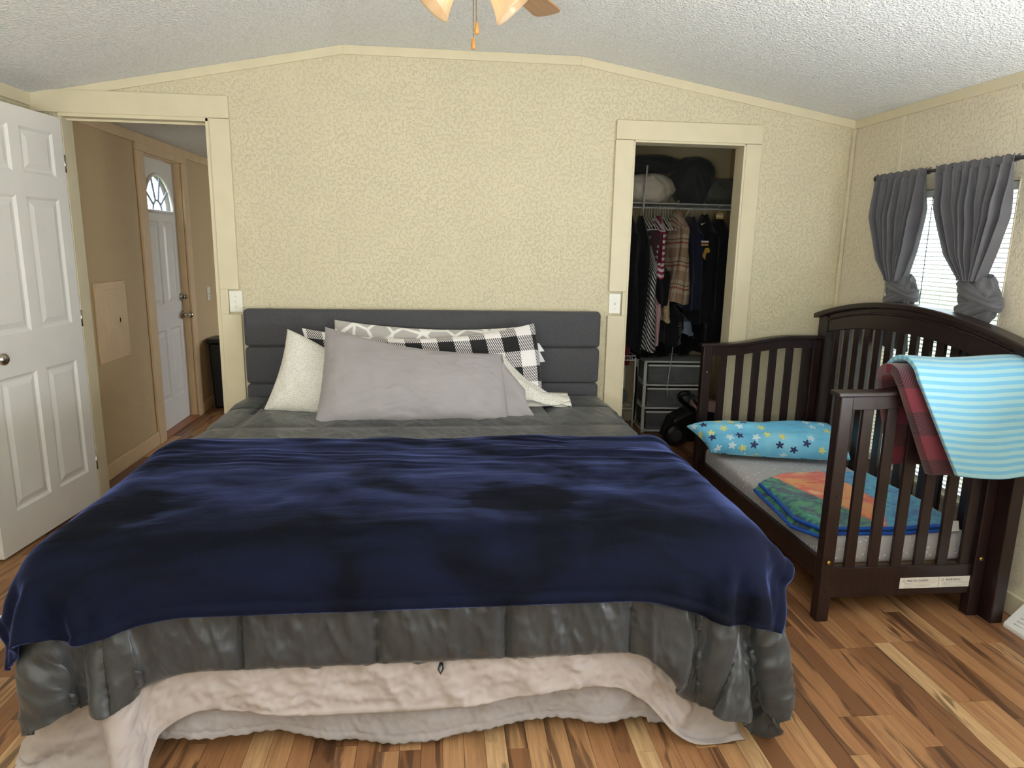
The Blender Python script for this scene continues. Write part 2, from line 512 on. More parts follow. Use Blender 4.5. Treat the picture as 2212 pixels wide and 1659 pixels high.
# flat battens along the ceiling
def band(x0, x1, h=0.047, t=0.010):
    z0, z1 = zl(x0), zl(x1)
    return MB().prism([(x0, z0-h), (x1, z1-h), (x1, z1), (x0, z0)], 'y', -t, 0.0)
for nm, a, b in (('trim_1', XL, XP0), ('trim_2', XP0, XP1), ('trim_3', XP1, XR)):
    struct(band(a, b).build(nm, M_TRIM, bevel=0.002))
struct(MB().box(XR-0.010, XR, YN, -0.01, Z_R-0.047, Z_R+0.002).build('trim_4', M_TRIM, bevel=0.002))
struct(MB().box(XL, XL+0.012, YN, -0.01, Z_L-0.062, Z_L+0.002).build('trim_5', M_TRIM, bevel=0.002))
struct(MB().box(XR-0.006, XR, -0.452, -0.422, 0.1, Z_R-0.047).build('trim_6', M_WALLR, bevel=0.002))        # batten on the side wall
struct(MB().box(XR-0.022, XR, -0.022, 0, 0.1, Z_R-0.047).build('trim_7', M_WALL, bevel=0.006))               # corner bead
# doorway casings
c = MB(); c.box(XL, -1.118, -0.020, 0, DZ, 2.272)
struct(c.build('trim_8', M_TRIM, bevel=0.003))
c = MB(); c.box(DX1+0.006, -1.118, -0.020, 0, 1.248, DZ-0.002); c.box(DX1+0.006, -1.178, -0.020, 0, 1.108, 1.248); c.box(DX1+0.006, -1.112, -0.020, 0, 0, 1.108)
struct(c.build('trim_9', M_TRIM, bevel=0.003))
c = MB(); c.box(1.008, 1.878, -0.020, 0, CZ+0.008, 2.23)
struct(c.build('trim_10', M_TRIM, bevel=0.003))
c = MB(); c.box(1.006, CX0-0.008, -0.020, 0, 1.262, CZ+0.006); c.box(1.088, CX0-0.008, -0.020, 0, 1.118, 1.262); c.box(1.004, CX0-0.008, -0.020, 0, 0, 1.118)
struct(c.build('trim_11', M_TRIM, bevel=0.003))
struct(MB().box(CX1+0.008, 1.878, -0.018, 0, 0, CZ+0.006).build('trim_12', M_TRIM, bevel=0.003))
# jamb linings
j = MB(); j.box(DX1-0.016, DX1+0.008, -0.012, WT+0.01, 0, DZ); j.box(DX0-0.005, DX0+0.014, -0.004, WT+0.01, 0, DZ); j.box(DX0, DX1, -0.012, WT+0.01, DZ-0.018, DZ+0.002)
struct(j.build('trim_13', M_TRIM, bevel=0.002))
j = MB(); j.box(DX0, DX1-0.016, 0.05, 0.065, DZ-0.030, DZ-0.018); j.box(DX1-0.028, DX1-0.016, 0.05, 0.065, 0, DZ-0.018)
struct(j.build('trim_14', M_TRIM, bevel=0.002))
j = MB(); j.box(CX1-0.004, CX1+0.010, -0.012, WT+0.01, 0, CZ); j.box(CX0-0.010, CX0+0.004, -0.012, WT+0.01, 0, CZ); j.box(CX0, CX1, -0.012, WT+0.01, CZ-0.004, CZ+0.010)
struct(j.build('trim_15', M_TRIM, bevel=0.002))
# baseboards
struct(MB().box(CX1+0.10, XR, -0.014, 0, 0, 0.085).build('baseboard_far', M_TRIM, bevel=0.004))
struct(MB().box(XR-0.014, XR, YN, -0.014, 0, 0.095).build('baseboard_right', M_TRIM, bevel=0.004))
struct(MB().box(XL, XL+0.014, YN, 0, 0, 0.095).build('baseboard_left', M_TRIM, bevel=0.004))
struct(MB().box(DX1+0.11, CX0-0.11, -0.014, 0, 0, 0.085).build('baseboard_back', M_TRIM, bevel=0.004))

# ------------------------------------------------------------------ hall, living room and closet behind the far wall
HX = -2.105
EY0, EY1, EZ = 1.315, 2.06, 2.125        # outside door
hw = MB()
hw.box(HX-0.12, HX, WT, EY0, 0, 2.5); hw.box(HX-0.12, HX, EY1, YB, 0, 2.5); hw.box(HX-0.12, HX, EY0, EY1, EZ, 2.5)
struct(hw.build('wall_hall', M_HALL))
hc = MB().prism([(HX-0.12, 2.236), (0.0, 2.5), (XR+0.1, 2.5), (XR+0.1, 2.6), (0.0, 2.6), (HX-0.12, 2.30)], 'y', WT, YB)
struct(hc.build('ceiling_hall', M_CEIL))
struct(MB().box(HX-0.12, XR+0.1, YB, YB+0.1, 0, 2.6).build('wall_living_end', M_HALL))
lw = MB(); lw.box(XR, XR+0.1, 0.0, 4.0, 0, 2.6); lw.box(XR, XR+0.1, 6.0, YB, 0, 2.6); lw.box(XR, XR+0.1, 4.0, 6.0, 0, 0.6); lw.box(XR, XR+0.1, 4.0, 6.0, 2.0, 2.6)
struct(lw.build('wall_living_right', M_HALL))
struct(MB().box(-0.35, 0.75, WT, 2.3, 0, 2.6).build('wall_hall_inner', M_HALL))
t = MB(); t.box(HX, HX+0.010, WT, YB, 2.178, 2.245)
struct(t.build('trim_16', M_HTRIM, bevel=0.002))
struct(MB().box(HX, HX+0.018, EY0-0.125, EY0, 0, EZ-0.001).build('trim_17', M_HTRIM, bevel=0.003))
struct(MB().box(HX, HX+0.018, EY1, EY1+0.105, 0, EZ-0.001).build('trim_20', M_HTRIM, bevel=0.003))
struct(MB().box(HX, HX+0.018, EY0-0.125, EY1+0.105, EZ, 2.177).build('trim_21', M_HTRIM, bevel=0.003))
t = MB(); t.box(HX-0.11, HX, EY0-0.008, EY0+0.008, 0, EZ); t.box(HX-0.11, HX, EY1-0.008, EY1+0.008, 0, EZ); t.box(HX-0.11, HX, EY0, EY1, EZ-0.008, EZ+0.008)
struct(t.build('trim_18', M_HTRIM, bevel=0.002))
t = MB(); t.box(HX, HX+0.014, WT, EY0-0.125, 0, 0.10)
struct(t.build('baseboard_hall', M_HTRIM, bevel=0.004))
struct(MB().box(HX, HX+0.014, EY1+0.105, YB, 0, 0.10).build('baseboard_hall_far', M_HTRIM, bevel=0.004))
M_SILL = simple('reddish_oak', rgb(168, 104, 66), 0.4, var=0.12, nscale=40)
struct(MB().box(HX-0.11, HX+0.02, EY0+0.008, EY1-0.008, 0, 0.016).build('trim_19', M_SILL, bevel=0.003))

# closet
CLX0, CLX1, CLY = 0.75, 2.45, 1.78
M_CLOS = mat_wall('closet_paint', rgb(196, 180, 140), 0.3)
cw = MB(); cw.box(CLX0-0.05, CLX0, WT, CLY, 0, 2.5); cw.box(CLX0-0.05, XR, CLY, CLY+0.08, 0, 2.5)
struct(cw.build('wall_closet', M_CLOS))
struct(MB().box(CLX0-0.05, XR, WT, CLY+0.08, 2.45, 2.5).build('ceiling_closet', M_CEIL))
struct(MB().box(CLX0, XR, CLY-0.014, CLY, 0, 0.085).build('baseboard_closet', M_TRIM, bevel=0.003))

# ------------------------------------------------------------------ doors
def panel_slab(xc, zc, cells, th, mat, name, parent, depth=0.009, skip=()):
    """door leaf in the local XZ plane (x along the leaf), y from -th/2 to th/2; each moulded panel is its own piece"""
    mb = MB(); h = th/2
    for s in (-1, 1):
        for i in range(len(xc)-1):
            for k in range(len(zc)-1):
                if (i, k) in cells or (i, k) in skip: continue
                a, b, c_, d = xc[i], xc[i+1], zc[k], zc[k+1]
                mb.add([(a, s*h, c_), (b, s*h, c_), (b, s*h, d), (a, s*h, d)], [(0, 1, 2, 3) if s < 0 else (3, 2, 1, 0)])
    x0, x1, z0, z1 = xc[0], xc[-1], zc[0], zc[-1]
    for A, B in (((x0, z0), (x1, z0)), ((x1, z0), (x1, z1)), ((x1, z1), (x0, z1)), ((x0, z1), (x0, z0))):
        mb.add([(A[0], -h, A[1]), (B[0], -h, B[1]), (B[0], h, B[1]), (A[0], h, A[1])], [(0, 3, 2, 1)])
    leaf = mb.build(name, mat, parent)
    for (i, k) in cells:
        p = MB()
        a, b, c_, d = xc[i], xc[i+1], zc[k], zc[k+1]
        for s in (-1, 1):
            rings = []
            for ins, dep in ((0, 0), (0.014, depth), (0.024, depth), (0.050, 0.002), (0.056, 0.002)):
                y = s*(h-dep)
                rings.append([(a+ins, y, c_+ins), (b-ins, y, c_+ins), (b-ins, y, d-ins), (a+ins, y, d-ins)])
            vs = [q for r_ in rings for q in r_]; fs = []
            for r_ in range(len(rings)-1):
                for q in range(4): fs.append((r_*4+q, r_*4+(q+1) % 4, r_*4+4+(q+1) % 4, r_*4+4+q))
            fs.append(tuple(len(vs)-4+q for q in range(4)))
            if s > 0: fs = [tuple(reversed(f)) for f in fs]
            p.add(vs, fs)
        p.build('panel', mat, parent)
    return leaf
d1 = bpy.data.objects.new('door_1', None); link(d1); d1['kind'] = 'structure'
d1['label'] = 'white six-panel bedroom door standing open against the left wall'
d1.location = (-1.990, -0.012, 0); d1.rotation_euler = (0, 0, math.atan2(-0.826, -0.070))
# local x runs from hinge to free edge
xc = [0.0, 0.085, 0.335, 0.415, 0.685, 0.80]
xc = [0.0, 0.082, 0.335, 0.410, 0.672, 0.79]
zc = [0.022, 0.215, 0.862, 1.062, 1.712, 1.822, 2.040, 2.128]
cells = {(i, k) for i in (1, 3) for k in (1, 3, 5)}
panel_slab(xc, zc, cells, 0.036, M_WHITE, 'leaf', d1)
def knob_at(parent, x, z, s, mat=M_NICKEL, th=0.018):
    k = MB()
    Mx = Matrix.Translation((x, s*th, z)) @ Matrix.Rotation(-s*PI/2, 4, 'X')
    k.lathe([(0.033, 0.0), (0.033, 0.004), (0.026, 0.009), (0.012, 0.012), (0.011, 0.030), (0.022, 0.038), (0.0285, 0.050), (0.028, 0.060), (0.020, 0.068), (0, 0.070)], 24, Mx)
    return k.build('door_knob', mat, parent, smooth=True)
knob_at(d1, 0.705, 0.965, 1)
for z in (0.25, 1.08, 1.90):
    MB().tube([(-0.004, 0.017, z-0.045), (-0.004, 0.017, z+0.045)], 0.006, 10).build('hinge', M_NICKEL, d1, smooth=True)

# outside door, seen down the hall
d2 = bpy.data.objects.new('door_2', None); link(d2); d2['kind'] = 'structure'
d2['label'] = 'white outside door with half-round fan light in the hall wall'
d2.location = (HX-0.075, EY0+0.010, 0.02); d2.rotation_euler = (0, 0, PI/2)
DW = EY1-EY0-0.02
xc2 = [0, 0.110, 0.335, 0.425, 0.640, DW]
zc2 = [0.0, 0.225, 0.790, 0.985, 1.635, EZ-0.035]
panel_slab(xc2, zc2, {(i, k) for i in (1, 3) for k in (1, 3)}, 0.044, M_WHITE, 'leaf', d2, skip={(i, 4) for i in range(5)})
# top of the leaf around the half-round light
fx, fz, frx, frz = DW/2, 1.705, 0.272, 0.272
def arc_pts(r0, n=24): return [(fx+r0*math.cos(PI*i/n), fz+r0*math.sin(PI*i/n)) for i in range(n+1)]
top = MB(); arc = arc_pts(frx)
zt = EZ-0.035; zb = 1.635
for s in (-0.022, 0.022):
    vs = []; fs = []
    outer = []
    for (ax, az) in arc:
        dx, dz = ax-fx, az-fz
        ts = []
        if dx > 1e-6: ts.append((DW-fx)/dx)
        if dx < -1e-6: ts.append((0-fx)/dx)
        if dz > 1e-6: ts.append((zt-fz)/dz)
        tt = min(ts); outer.append((fx+dx*tt, fz+dz*tt))
    n = len(arc)
    vs = [(a, s, b) for a, b in arc] + [(a, s, b) for a, b in outer]
    fs = [(i, i+1, n+i+1, n+i) for i in range(n-1)]
    top.add(vs, fs)
    for cx_, cz_ in ((DW, zt), (0, zt)):
        pass
    top.add([(0, s, zb), (DW, s, zb), (DW, s, fz), (0, s, fz)], [(0, 1, 2, 3)])
    # corner fills
    for i in range(n-1):
        a, b = outer[i], outer[i+1]
        if abs(a[0]-b[0]) > 1e-6 and abs(a[1]-b[1]) > 1e-6:
            cx_ = DW if a[0] > fx else 0
            top.add([(a[0], s, a[1]), (cx_, s, zt), (b[0], s, b[1])], [(0, 1, 2)])
top.build('leaf_top', M_WHITE, d2)
fr = MB()
arc3 = [(fx+0.278*math.cos(PI*i/32), -0.027, fz+0.278*math.sin(PI*i/32)) for i in range(33)]
fr.tube(arc3, 0.013, 8); fr.tube([(fx-0.29, -0.027, fz), (fx+0.29, -0.027, fz)], 0.013, 8)
fr.build('fan_light_frame', M_WHITE, d2, smooth=True)
M_LEAD = simple('grey_caming', rgb(140, 146, 160), 0.4, var=0.03)
cm = MB()
for a in (36, 72, 108, 144):
    a = math.radians(a)
    cm.tube([(fx+0.085*math.cos(a), -0.014, fz+0.085*math.sin(a)), (fx+0.268*math.cos(a), -0.014, fz+0.268*math.sin(a))], 0.008, 6)
cm.tube([(fx+0.085*math.cos(PI*i/16), -0.014, fz+0.085*math.sin(PI*i/16)) for i in range(17)], 0.008, 6)
cm.build('glazing_bar', M_LEAD, d2)
def mat_glass(name, tint=(1, 1, 1, 1), rough=0.0):
    k = NT(name)
    tr = k.n('ShaderNodeBsdfTransparent'); gl = k.n('ShaderNodeBsdfGlossy'); mx = k.n('ShaderNodeMixShader')
    tr.inputs[0].default_value = tint; gl.inputs['Roughness'].default_value = rough
    mx.inputs[0].default_value = 0.06
    k.l(tr.outputs[0], mx.inputs[1]); k.l(gl.outputs[0], mx.inputs[2]); k.l(mx.outputs[0], k.out.inputs[0])
    return k.m
M_GLASS = mat_glass('window_glass', (0.95, 0.98, 1, 1))
pn = MB(); n = 24
pn.add([(fx, 0.0, fz)] + [(fx+0.272*math.cos(PI*i/n), 0.0, fz+0.272*math.sin(PI*i/n)) for i in range(n+1)], [(0, i+1, i+2) for i in range(n)])
pn.build('pane', M_GLASS, d2)
def hall_knob(z, r, lever):
    k = MB(); Mx = Matrix.Translation((0.690, -0.022, z)) @ Matrix.Rotation(PI/2, 4, 'X')
    if lever:
        k.lathe([(r, 0), (r, 0.006), (0.022, 0.014), (0.013, 0.02), (0.013, 0.05), (0.024, 0.058), (0.027, 0.072), (0.018, 0.085), (0, 0.087)], 20, Mx)
    else:
        k.lathe([(r, 0), (r, 0.010), (0.022, 0.016), (0, 0.017)], 20, Mx); k.box(0.685, 0.695, -0.066, -0.036, z-0.016, z+0.016)
    return k.build('door_knob' if lever else 'deadbolt', M_NICKEL, d2, smooth=True)
hall_knob(0.875, 0.036, True); hall_knob(1.025, 0.032, False)
tag_ = MB().tube([(0.65, -0.03, 0.845), (0.662, -0.05, 0.862), (0.675, -0.055, 0.868)], 0.002, 6).build('twine', simple('tan_twine', rgb(190, 160, 110), 0.8), d2)

# breaker panel on the hall wall
bp = thing('breaker_panel', 'painted electrical breaker panel cover flush in the hall wall left of the outside door', 'breaker panel', (HX, 0.635, 0.992))
MB().box(0, 0.012, -0.212, 0.212, -0.252, 0.252).build('cover', M_HTRIM, bp, bevel=0.003)
MB().box(0.010, 0.018, -0.095, 0.105, -0.165, 0.205).build('hatch', M_HTRIM, bp, bevel=0.002)
MB().box(0.016, 0.022, 0.055, 0.090, -0.03, 0.03).build('latch', M_HTRIM, bp, bevel=0.002)
MB().box(0.020, 0.0235, 0.066, 0.078, -0.014, 0.014).build('latch_slot', M_DARK, bp)
for y, z in ((-0.19, 0.235), (0.19, 0.235), (-0.19, -0.235), (0.19, -0.235)):
    MB().lathe([(0.006, 0), (0.006, 0.003), (0, 0.004)], 10, Matrix.Translation((0.012, y, z)) @ Matrix.Rotation(PI/2, 4, 'Y')).build('screw', M_HTRIM, bp)

# light switches
def light_switch(label, loc, rz):
    t = thing('light_switch', label, 'light switch', loc, rz)
    MB().box(-0.036, 0.036, -0.007, 0, -0.060, 0.060).build('plate', M_PLATE, t, bevel=0.0035, seg=3)
    MB().box(-0.006, 0.006, -0.0085, 0, -0.013, 0.013).build('collar', M_PLATE, t)
    MB().hexa([(-0.0045, -0.020, -0.004), (0.0045, -0.020, -0.004), (0.0045, -0.004, -0.009), (-0.0045, -0.004, -0.009),
               (-0.0045, -0.021, 0.004), (0.0045, -0.021, 0.004), (0.0045, -0.004, 0.006), (-0.0045, -0.004, 0.006)]).build('toggle', M_PLATE, t, bevel=0.001)
    for z in (-0.03, 0.03):
        MB().lathe([(0.0035, 0), (0.0035, 0.0012), (0, 0.0016)], 10, Matrix.Translation((0, -0.007, z)) @ Matrix.Rotation(PI/2, 4, 'X')).build('screw', M_NICKEL, t)
    return t
s1 = light_switch('white toggle light switch set into the doorway casing left of the headboard', (-1.140, -0.003, 1.180), 0)
s2 = dup(s1, (1.046, -0.003, 1.190), 0, 'white toggle light switch set into the closet casing right of the headboard')
s3 = dup(s1, (HX, 2.545, 1.036), PI/2, 'white toggle light switch on the hall wall past the outside door')

# black object in the hall: tall bin standing by the wall
b = thing('waste_bin', 'tall black bin half hidden behind the doorway casing in the hall', 'bin', (-1.90, 2.46, 0))
MB().prism([(-0.15, 0), (0.15, 0), (0.175, 0.60), (-0.175, 0.60)], 'y', -0.12, 0.12).build('body', M_BLACKP, b, bevel=0.02, seg=3)
MB().box(-0.185, 0.185, -0.135, 0.135, 0.60, 0.645).build('lid', M_BLACKP, b, bevel=0.012, seg=3)

# ------------------------------------------------------------------ bed
BX0, BX1, BY0, BY1, BZ = -1.035, 0.905, -2.150, -0.125, 0.640
M_HEADB = fabric('charcoal_linen', rgb(80, 80, 84), 0.9, 700, 0.35, 0.1, 0.14, 160)
M_MATT = fabric('mattress_ticking', rgb(205, 200, 195))
bed = thing('bed', 'king bed with charcoal channel-tufted headboard against the far wall', 'bed', (0, 0, 0))
for k in range(5):
    z1 = 1.146 - k*0.212
    MB().box(-1.083, 0.946, -0.105, -0.028, z1-0.210, z1).build('headboard_panel', M_HEADB, bed, smooth=True, bevel=0.022, seg=4)
MB().box(-1.05, 0.91, -0.03, -0.02, 0.02, 1.12).build('headboard_back', M_BLACKP, bed)
MB().box(BX0+0.01, BX1-0.01, BY0+0.03, BY1, 0.13, 0.345).build('box_spring', M_MATT, bed, bevel=0.03, seg=3)
MB().box(BX0, BX1, BY0, BY1, 0.345, BZ-0.012).build('mattress', M_MATT, bed, bevel=0.07, seg=4)
for x, y in ((-1.0, -2.085), (0.86, -2.085), (-1.0, -0.2), (0.86, -0.2), (-0.06, -1.1)):
    MB().prism([(x-0.04, y-0.04), (x+0.04, y-0.04), (x+0.04, y+0.04), (x-0.04, y+0.04)], 'z', 0.0, 0.135).build('leg', M_BLACKP, bed, bevel=0.006)

# bed skirt: straight ruffle hanging from the box spring
M_SKIRT = fabric('mauve_grey_skirt', rgb(158, 152, 154), 0.85, 1400, 0.1, 0.1, 0.04, 10)
def skirt():
    per = []          # perimeter path: left side, foot, right side
    N1, N2 = 90, 330
    xl, xr, yf = BX0-0.004, BX1+0.012, BY0+0.010
    for i in range(N1): per.append((xl, -0.4+(yf+0.4)*i/N1, -1, 0))
    for i in range(N2+1): per.append((xl+(xr-xl)*i/N2, yf, 0, -1))
    for i in range(1, N1+1): per.append((xr, yf+(-0.4-yf)*i/N1, 1, 0))
    per = np.array(per); n = len(per)
    s = np.concatenate([[0], np.cumsum(np.linalg.norm(np.diff(per[:, :2], axis=0), axis=1))])
    nv = 56; P = np.zeros((nv, n, 3)); t = np.linspace(0, 1, nv)
    zb = 0.052 + 0.018*vnoise(s*2.3, s*0, 5) + 0.035*smooth01((np.abs(s-2.9)-0.1)/0.35)*0
    x = per[:, 0]
    foot = (per[:, 3] == -1)
    zb = np.where(foot, 0.066-0.040*np.exp(-((x+0.03)/0.42)**2)+0.012*np.sin(x*7), zb)
    zb = np.where(foot & (x > 0.66), zb-0.022, zb); zb = np.where(foot & (x < -0.86), zb-0.015, zb)
    zb = np.maximum(zb, 0.012)
    T, SS = np.meshgrid(t, s, indexing='ij')
    amp = 0.004+0.020*T
    fold = (np.sin(SS*9.5+2.2*vnoise(SS*3, T*0.7, 3))*0.55 + np.sin(SS*21+3*vnoise(SS*5, T, 9))*0.25)*amp
    crump = (ridge(SS*9+T*1.4, T*2.1-SS*1.5, 21, 4)-0.55)*0.020*smooth01(T*3) + (ridge(SS*22-T*2.5, T*5+SS*3, 33, 3)-0.5)*0.007
    flare = 0.014*T
    d = fold+crump+flare
    P[..., 0] = per[:, 0][None]+per[:, 2][None]*d
    P[..., 1] = per[:, 1][None]+per[:, 3][None]*d
    ztop = 0.352
    hem = np.sin(s*190)*0.0022
    P[..., 2] = ztop+(zb[None]+hem[None]-ztop)*T
    # stitched hem line
    P[..., 1] += np.where(foot[None], 0.003*np.exp(-((T-0.93)/0.012)**2), 0)
    return grid_obj('bed_skirt', P, M_SKIRT, uv=(SS, T*0.3), solid=0.0015)
tag(skirt(), 'pale grey wrinkled bed skirt hanging around the box spring down to the floor', 'bed skirt')

ctr = np.array([(BX0+BX1)/2, (BY0+BY1)/2, BZ/2]); half = np.array([(BX1-BX0)/2, (BY1-BY0)/2, BZ/2])
def bed_collide(grow, rad, tree=None, gap=0.01, floor=0.006):
    def f(Q, last):
        Q, hit = rbox_push(Q, ctr+np.array([0, 0, 0]), half+grow, rad)
        if tree is not None and last:
            Q, h2 = bvh_push(Q, tree, gap); hit = hit | h2
        lo = Q[..., 2] < floor
        Q[..., 2] = np.maximum(Q[..., 2], floor)
        return Q, hit | lo
    return f
def sheet_grid(x0, x1, y0, y1, z, sp, jig=0.0):
    nu = int(round((x1-x0)/sp))+1; nv = int(round((y1-y0)/sp))+1
    X, Y = np.meshgrid(np.linspace(x0, x1, nu), np.linspace(y0, y1, nv))
    return np.stack([X, Y, np.full_like(X, z)], -1)

def trim_corners(G, l, r):
    """the cloth's foot corners are rounded off a little"""
    U = G[..., 0]; f = smooth01((-1.9-G[..., 1])/0.5)
    G[..., 1] += (l*smooth01((BX0+0.14-U)/0.25)+r*smooth01((U-BX1+0.10)/0.25))*f
def straighten(G, D, grow, top, rad, fside, ffoot, reach=0.35):
    """away from the foot corners the cloth hangs as a plain developable drop; the corners stay as simulated"""
    D = D.copy(); U, V = G[..., 0], G[..., 1]
    def drop(s, fl):
        q = rad*PI/2; a = np.clip(s/rad, 0, PI/2); rem = np.maximum(s-q, 0)
        return rad*np.sin(a)+fl*rem, rad*(1-np.cos(a))+rem*math.sqrt(1-fl*fl)
    eL, eR, eF = BX0-grow+rad, BX1+grow-rad, BY0-grow+rad
    sx = np.maximum(np.maximum(eL-U, U-eR), 0); sy = np.maximum(eF-V, 0)
    ox, zx = drop(sx, fside); oy, zy = drop(sy, ffoot)
    tx = np.where(U < eL, eL-ox, np.where(U > eR, eR+ox, U))
    w = np.maximum(smooth01((V-eF)/reach), smooth01(np.minimum(U-eL, eR-U)/reach))
    T = np.stack([tx, np.where(V < eF, eF-oy, V), top-zx-zy], -1)
    return D+(T-D)*w[..., None]
# flat sheet, only its foot end shows
G = sheet_grid(-1.38, 1.02, -2.665, -0.6, BZ+0.02, 0.036)
G[..., 1] += (0.050*np.exp(-((G[..., 0]-0.42)/0.24)**2)+0.035*np.exp(-((G[..., 0]+0.68)/0.22)**2))*smooth01((-1.9-G[..., 1])/0.7)
G[..., 2] += 0.002*np.sin(G[..., 0]*31)
trim_corners(G, 0.10, 0.0)
g_ = np.array([0.034, 0.034, 0.010])
D_sheet = drape(G, bed_collide(g_, 0.05), steps=85, iters=10, bend=0.05)
D_sheet = straighten(G, D_sheet, 0.036, BZ+0.010, 0.05, 0.12, 0.03)
def finish(G, D, k):
    P = upsample(D, k); nv, nu, _ = P.shape
    uv = upsample(G, k)
    return P, uv[..., 0], uv[..., 1]
P, U, V = finish(G, D_sheet, 6)
N = grid_normals(P)
hang = smooth01((BZ+0.01-P[..., 2])/0.06)
w = (ridge(U*5+V*3, V*9-U*2.5, 41, 4)-0.6)*0.030 + (ridge(U*14-V*9, V*16+U*7, 44, 3)-0.5)*0.014
edge = np.minimum(np.minimum(U-U.min(), U.max()-U), V-V.min())
w = w*hang*smooth01(edge/0.03+0.3) + 0.004*np.exp(-((edge-0.012)/0.006)**2)
P = P + N*(w+0.002)[..., None]
SHEET_T = bvh_of(P)
M_SHEET = fabric('oatmeal_sheet', rgb(172, 163, 161), 0.85, 1400, 0.1, 0.1, 0.03, 9)
tag(grid_obj('flat_sheet', P, M_SHEET, uv=(U, V), solid=0.002), 'oatmeal crinkled flat sheet hanging out below the charcoal comforter at the foot', 'sheet')

# comforter
CQX, CQY = 0.375, 0.40
G = sheet_grid(-1.275, 1.31, -2.518, -0.19, BZ+0.045, 0.036)
trim_corners(G, 0.09, 0.06)
G[..., 2] += 0.003*np.sin(G[..., 0]*23+G[..., 1]*17)
g_ = np.array([0.056, 0.056, 0.022])
D_comf = drape(G, bed_collide(g_, 0.075, bvh_of(D_sheet), 0.02), steps=85, iters=10, bend=0.12)
D_comf = straighten(G, D_comf, 0.058, BZ+0.022, 0.075, 0.24, 0.05)
P, U, V = finish(G, D_comf, 6)
N = grid_normals(P)
def seamdist(u, c0, sp): 
    r = np.mod(u-c0+sp/2, sp)-sp/2
    return np.abs(r)
dx = seamdist(U, -0.93, CQX); dy = np.where(V < -2.2, 9.0, seamdist(V, -2.05, CQY))
edge = np.minimum(np.minimum(U-U.min(), U.max()-U), np.minimum(V-V.min(), V.max()-V))
sd = np.minimum(np.minimum(dx, dy), edge*1.5)
hang = smooth01((BZ+0.03-P[..., 2])/0.08)
puff = (0.013+0.014*hang)*(1-np.exp(-sd/0.050)) - 0.010*np.exp(-(sd/0.008)**2)
# wrinkles run away from the seams
wr = (ridge(U*10+0.8*V, V*4+1.2*U, 51, 3)-0.55)*0.030*(0.22+0.78*hang) + (ridge(U*19+V*7, V*7-U*3, 54, 3)-0.5)*0.014*(0.4+0.6*hang)
wr = wr*smooth01(sd/0.05+0.15)
pk = np.sin(V*230)*0.0015*np.exp(-(dx/0.012)**2) + np.sin(U*230)*0.0015*np.exp(-(dy/0.012)**2)
Psm = (P + N*(0.018+0.019*hang)[..., None])[::3, ::3]
P = P + N*(puff+wr+pk)[..., None]
P, _ = bvh_push(P, SHEET_T, 0.013, 0.08)
P[..., 2] = np.maximum(P[..., 2], 0.012)
COMF_T = bvh_of(Psm)
k = NT('charcoal_microfibre'); v = k.coord('UV')
f = k.noise(v, 5, 3)
s_ = k.sep(v)
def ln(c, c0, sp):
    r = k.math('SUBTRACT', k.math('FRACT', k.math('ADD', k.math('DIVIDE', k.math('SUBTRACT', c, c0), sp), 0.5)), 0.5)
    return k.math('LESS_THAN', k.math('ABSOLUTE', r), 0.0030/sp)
stitch_shade = k.math('MAXIMUM', ln(s_[0], -0.93, CQX), k.math('MULTIPLY', ln(s_[1], -2.05, CQY), k.math('GREATER_THAN', s_[1], -2.2)))  # stitch thread and its crease shade, painted together as thin dark lines
k.inp('Base Color', k.mix(stitch_shade, k.ramp(f, [(0.3, rgb(42, 45, 48)), (0.7, rgb(54, 57, 60))]), rgb(24, 25, 27)))
k.inp('Roughness', 0.42); k.inp('Specular IOR Level', 0.5); k.inp('Sheen Weight', 0.15)
k.bump(k.noise(k.coord('UV', scale=(30, 12, 1)), 1.0, 4, 0.6, 0.8), 0.25, 0.01)
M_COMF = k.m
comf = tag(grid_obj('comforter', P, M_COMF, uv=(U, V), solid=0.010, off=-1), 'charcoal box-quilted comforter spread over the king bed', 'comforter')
# small hanging loop at its hem
MB().tube([(0.003, -2.218, 0.318), (-0.004, -2.228, 0.302), (0.002, -2.230, 0.290), (0.010, -2.226, 0.303), (0.006, -2.218, 0.318)], 0.0035, 6).build('hem_loop', M_BLACKP, comf, smooth=True)

# navy plush throw
G = sheet_grid(-1.275, 1.095, -2.405, -1.165, BZ+0.11, 0.036)
trim_corners(G, 0.07, 0.03)
G[..., 2] += 0.003*np.sin(G[..., 0]*13+G[..., 1]*29)
G[..., 1] += 0.055*smooth01((0.2-np.abs(G[..., 0]-0.15))/1.0)*0 - 0.05*np.exp(-((G[..., 0]-0.1)/0.7)**2)*smooth01((G[..., 1]+1.6)/0.5)
g_ = np.array([0.116, 0.116, 0.076])
D_thr = drape(G, bed_collide(g_, 0.135, COMF_T, 0.010), steps=85, iters=10, bend=0.04)
D_thr = straighten(G, D_thr, 0.118, BZ+0.077, 0.135, 0.24, 0.05)
P, U, V = finish(G, D_thr, 5)
N = grid_normals(P)
edge = np.minimum(np.minimum(U-U.min(), U.max()-U), np.minimum(V-V.min(), V.max()-V))
fl_ = smooth01((P[..., 2]-BZ)/0.03)
wave = (fbm(U*1.6+2, V*9, 61, 3)-0.5)*0.030*smooth01((V+2.0)/0.8) + (fbm(U*3.1, V*3.3, 64, 3)-0.5)*0.022
wave += (ridge(U*1.2+V*0.7, V*13+U*1.0, 67, 2)-0.55)*0.016*smooth01((V+1.75)/0.4)
wave = np.maximum(wave, -0.008)*smooth01(edge/0.05+0.2)
hem = 0.006*np.exp(-((edge-0.016)/0.010)**2) - 0.003*np.exp(-((edge-0.034)/0.005)**2)
P = P + N*(wave+hem+0.004)[..., None]
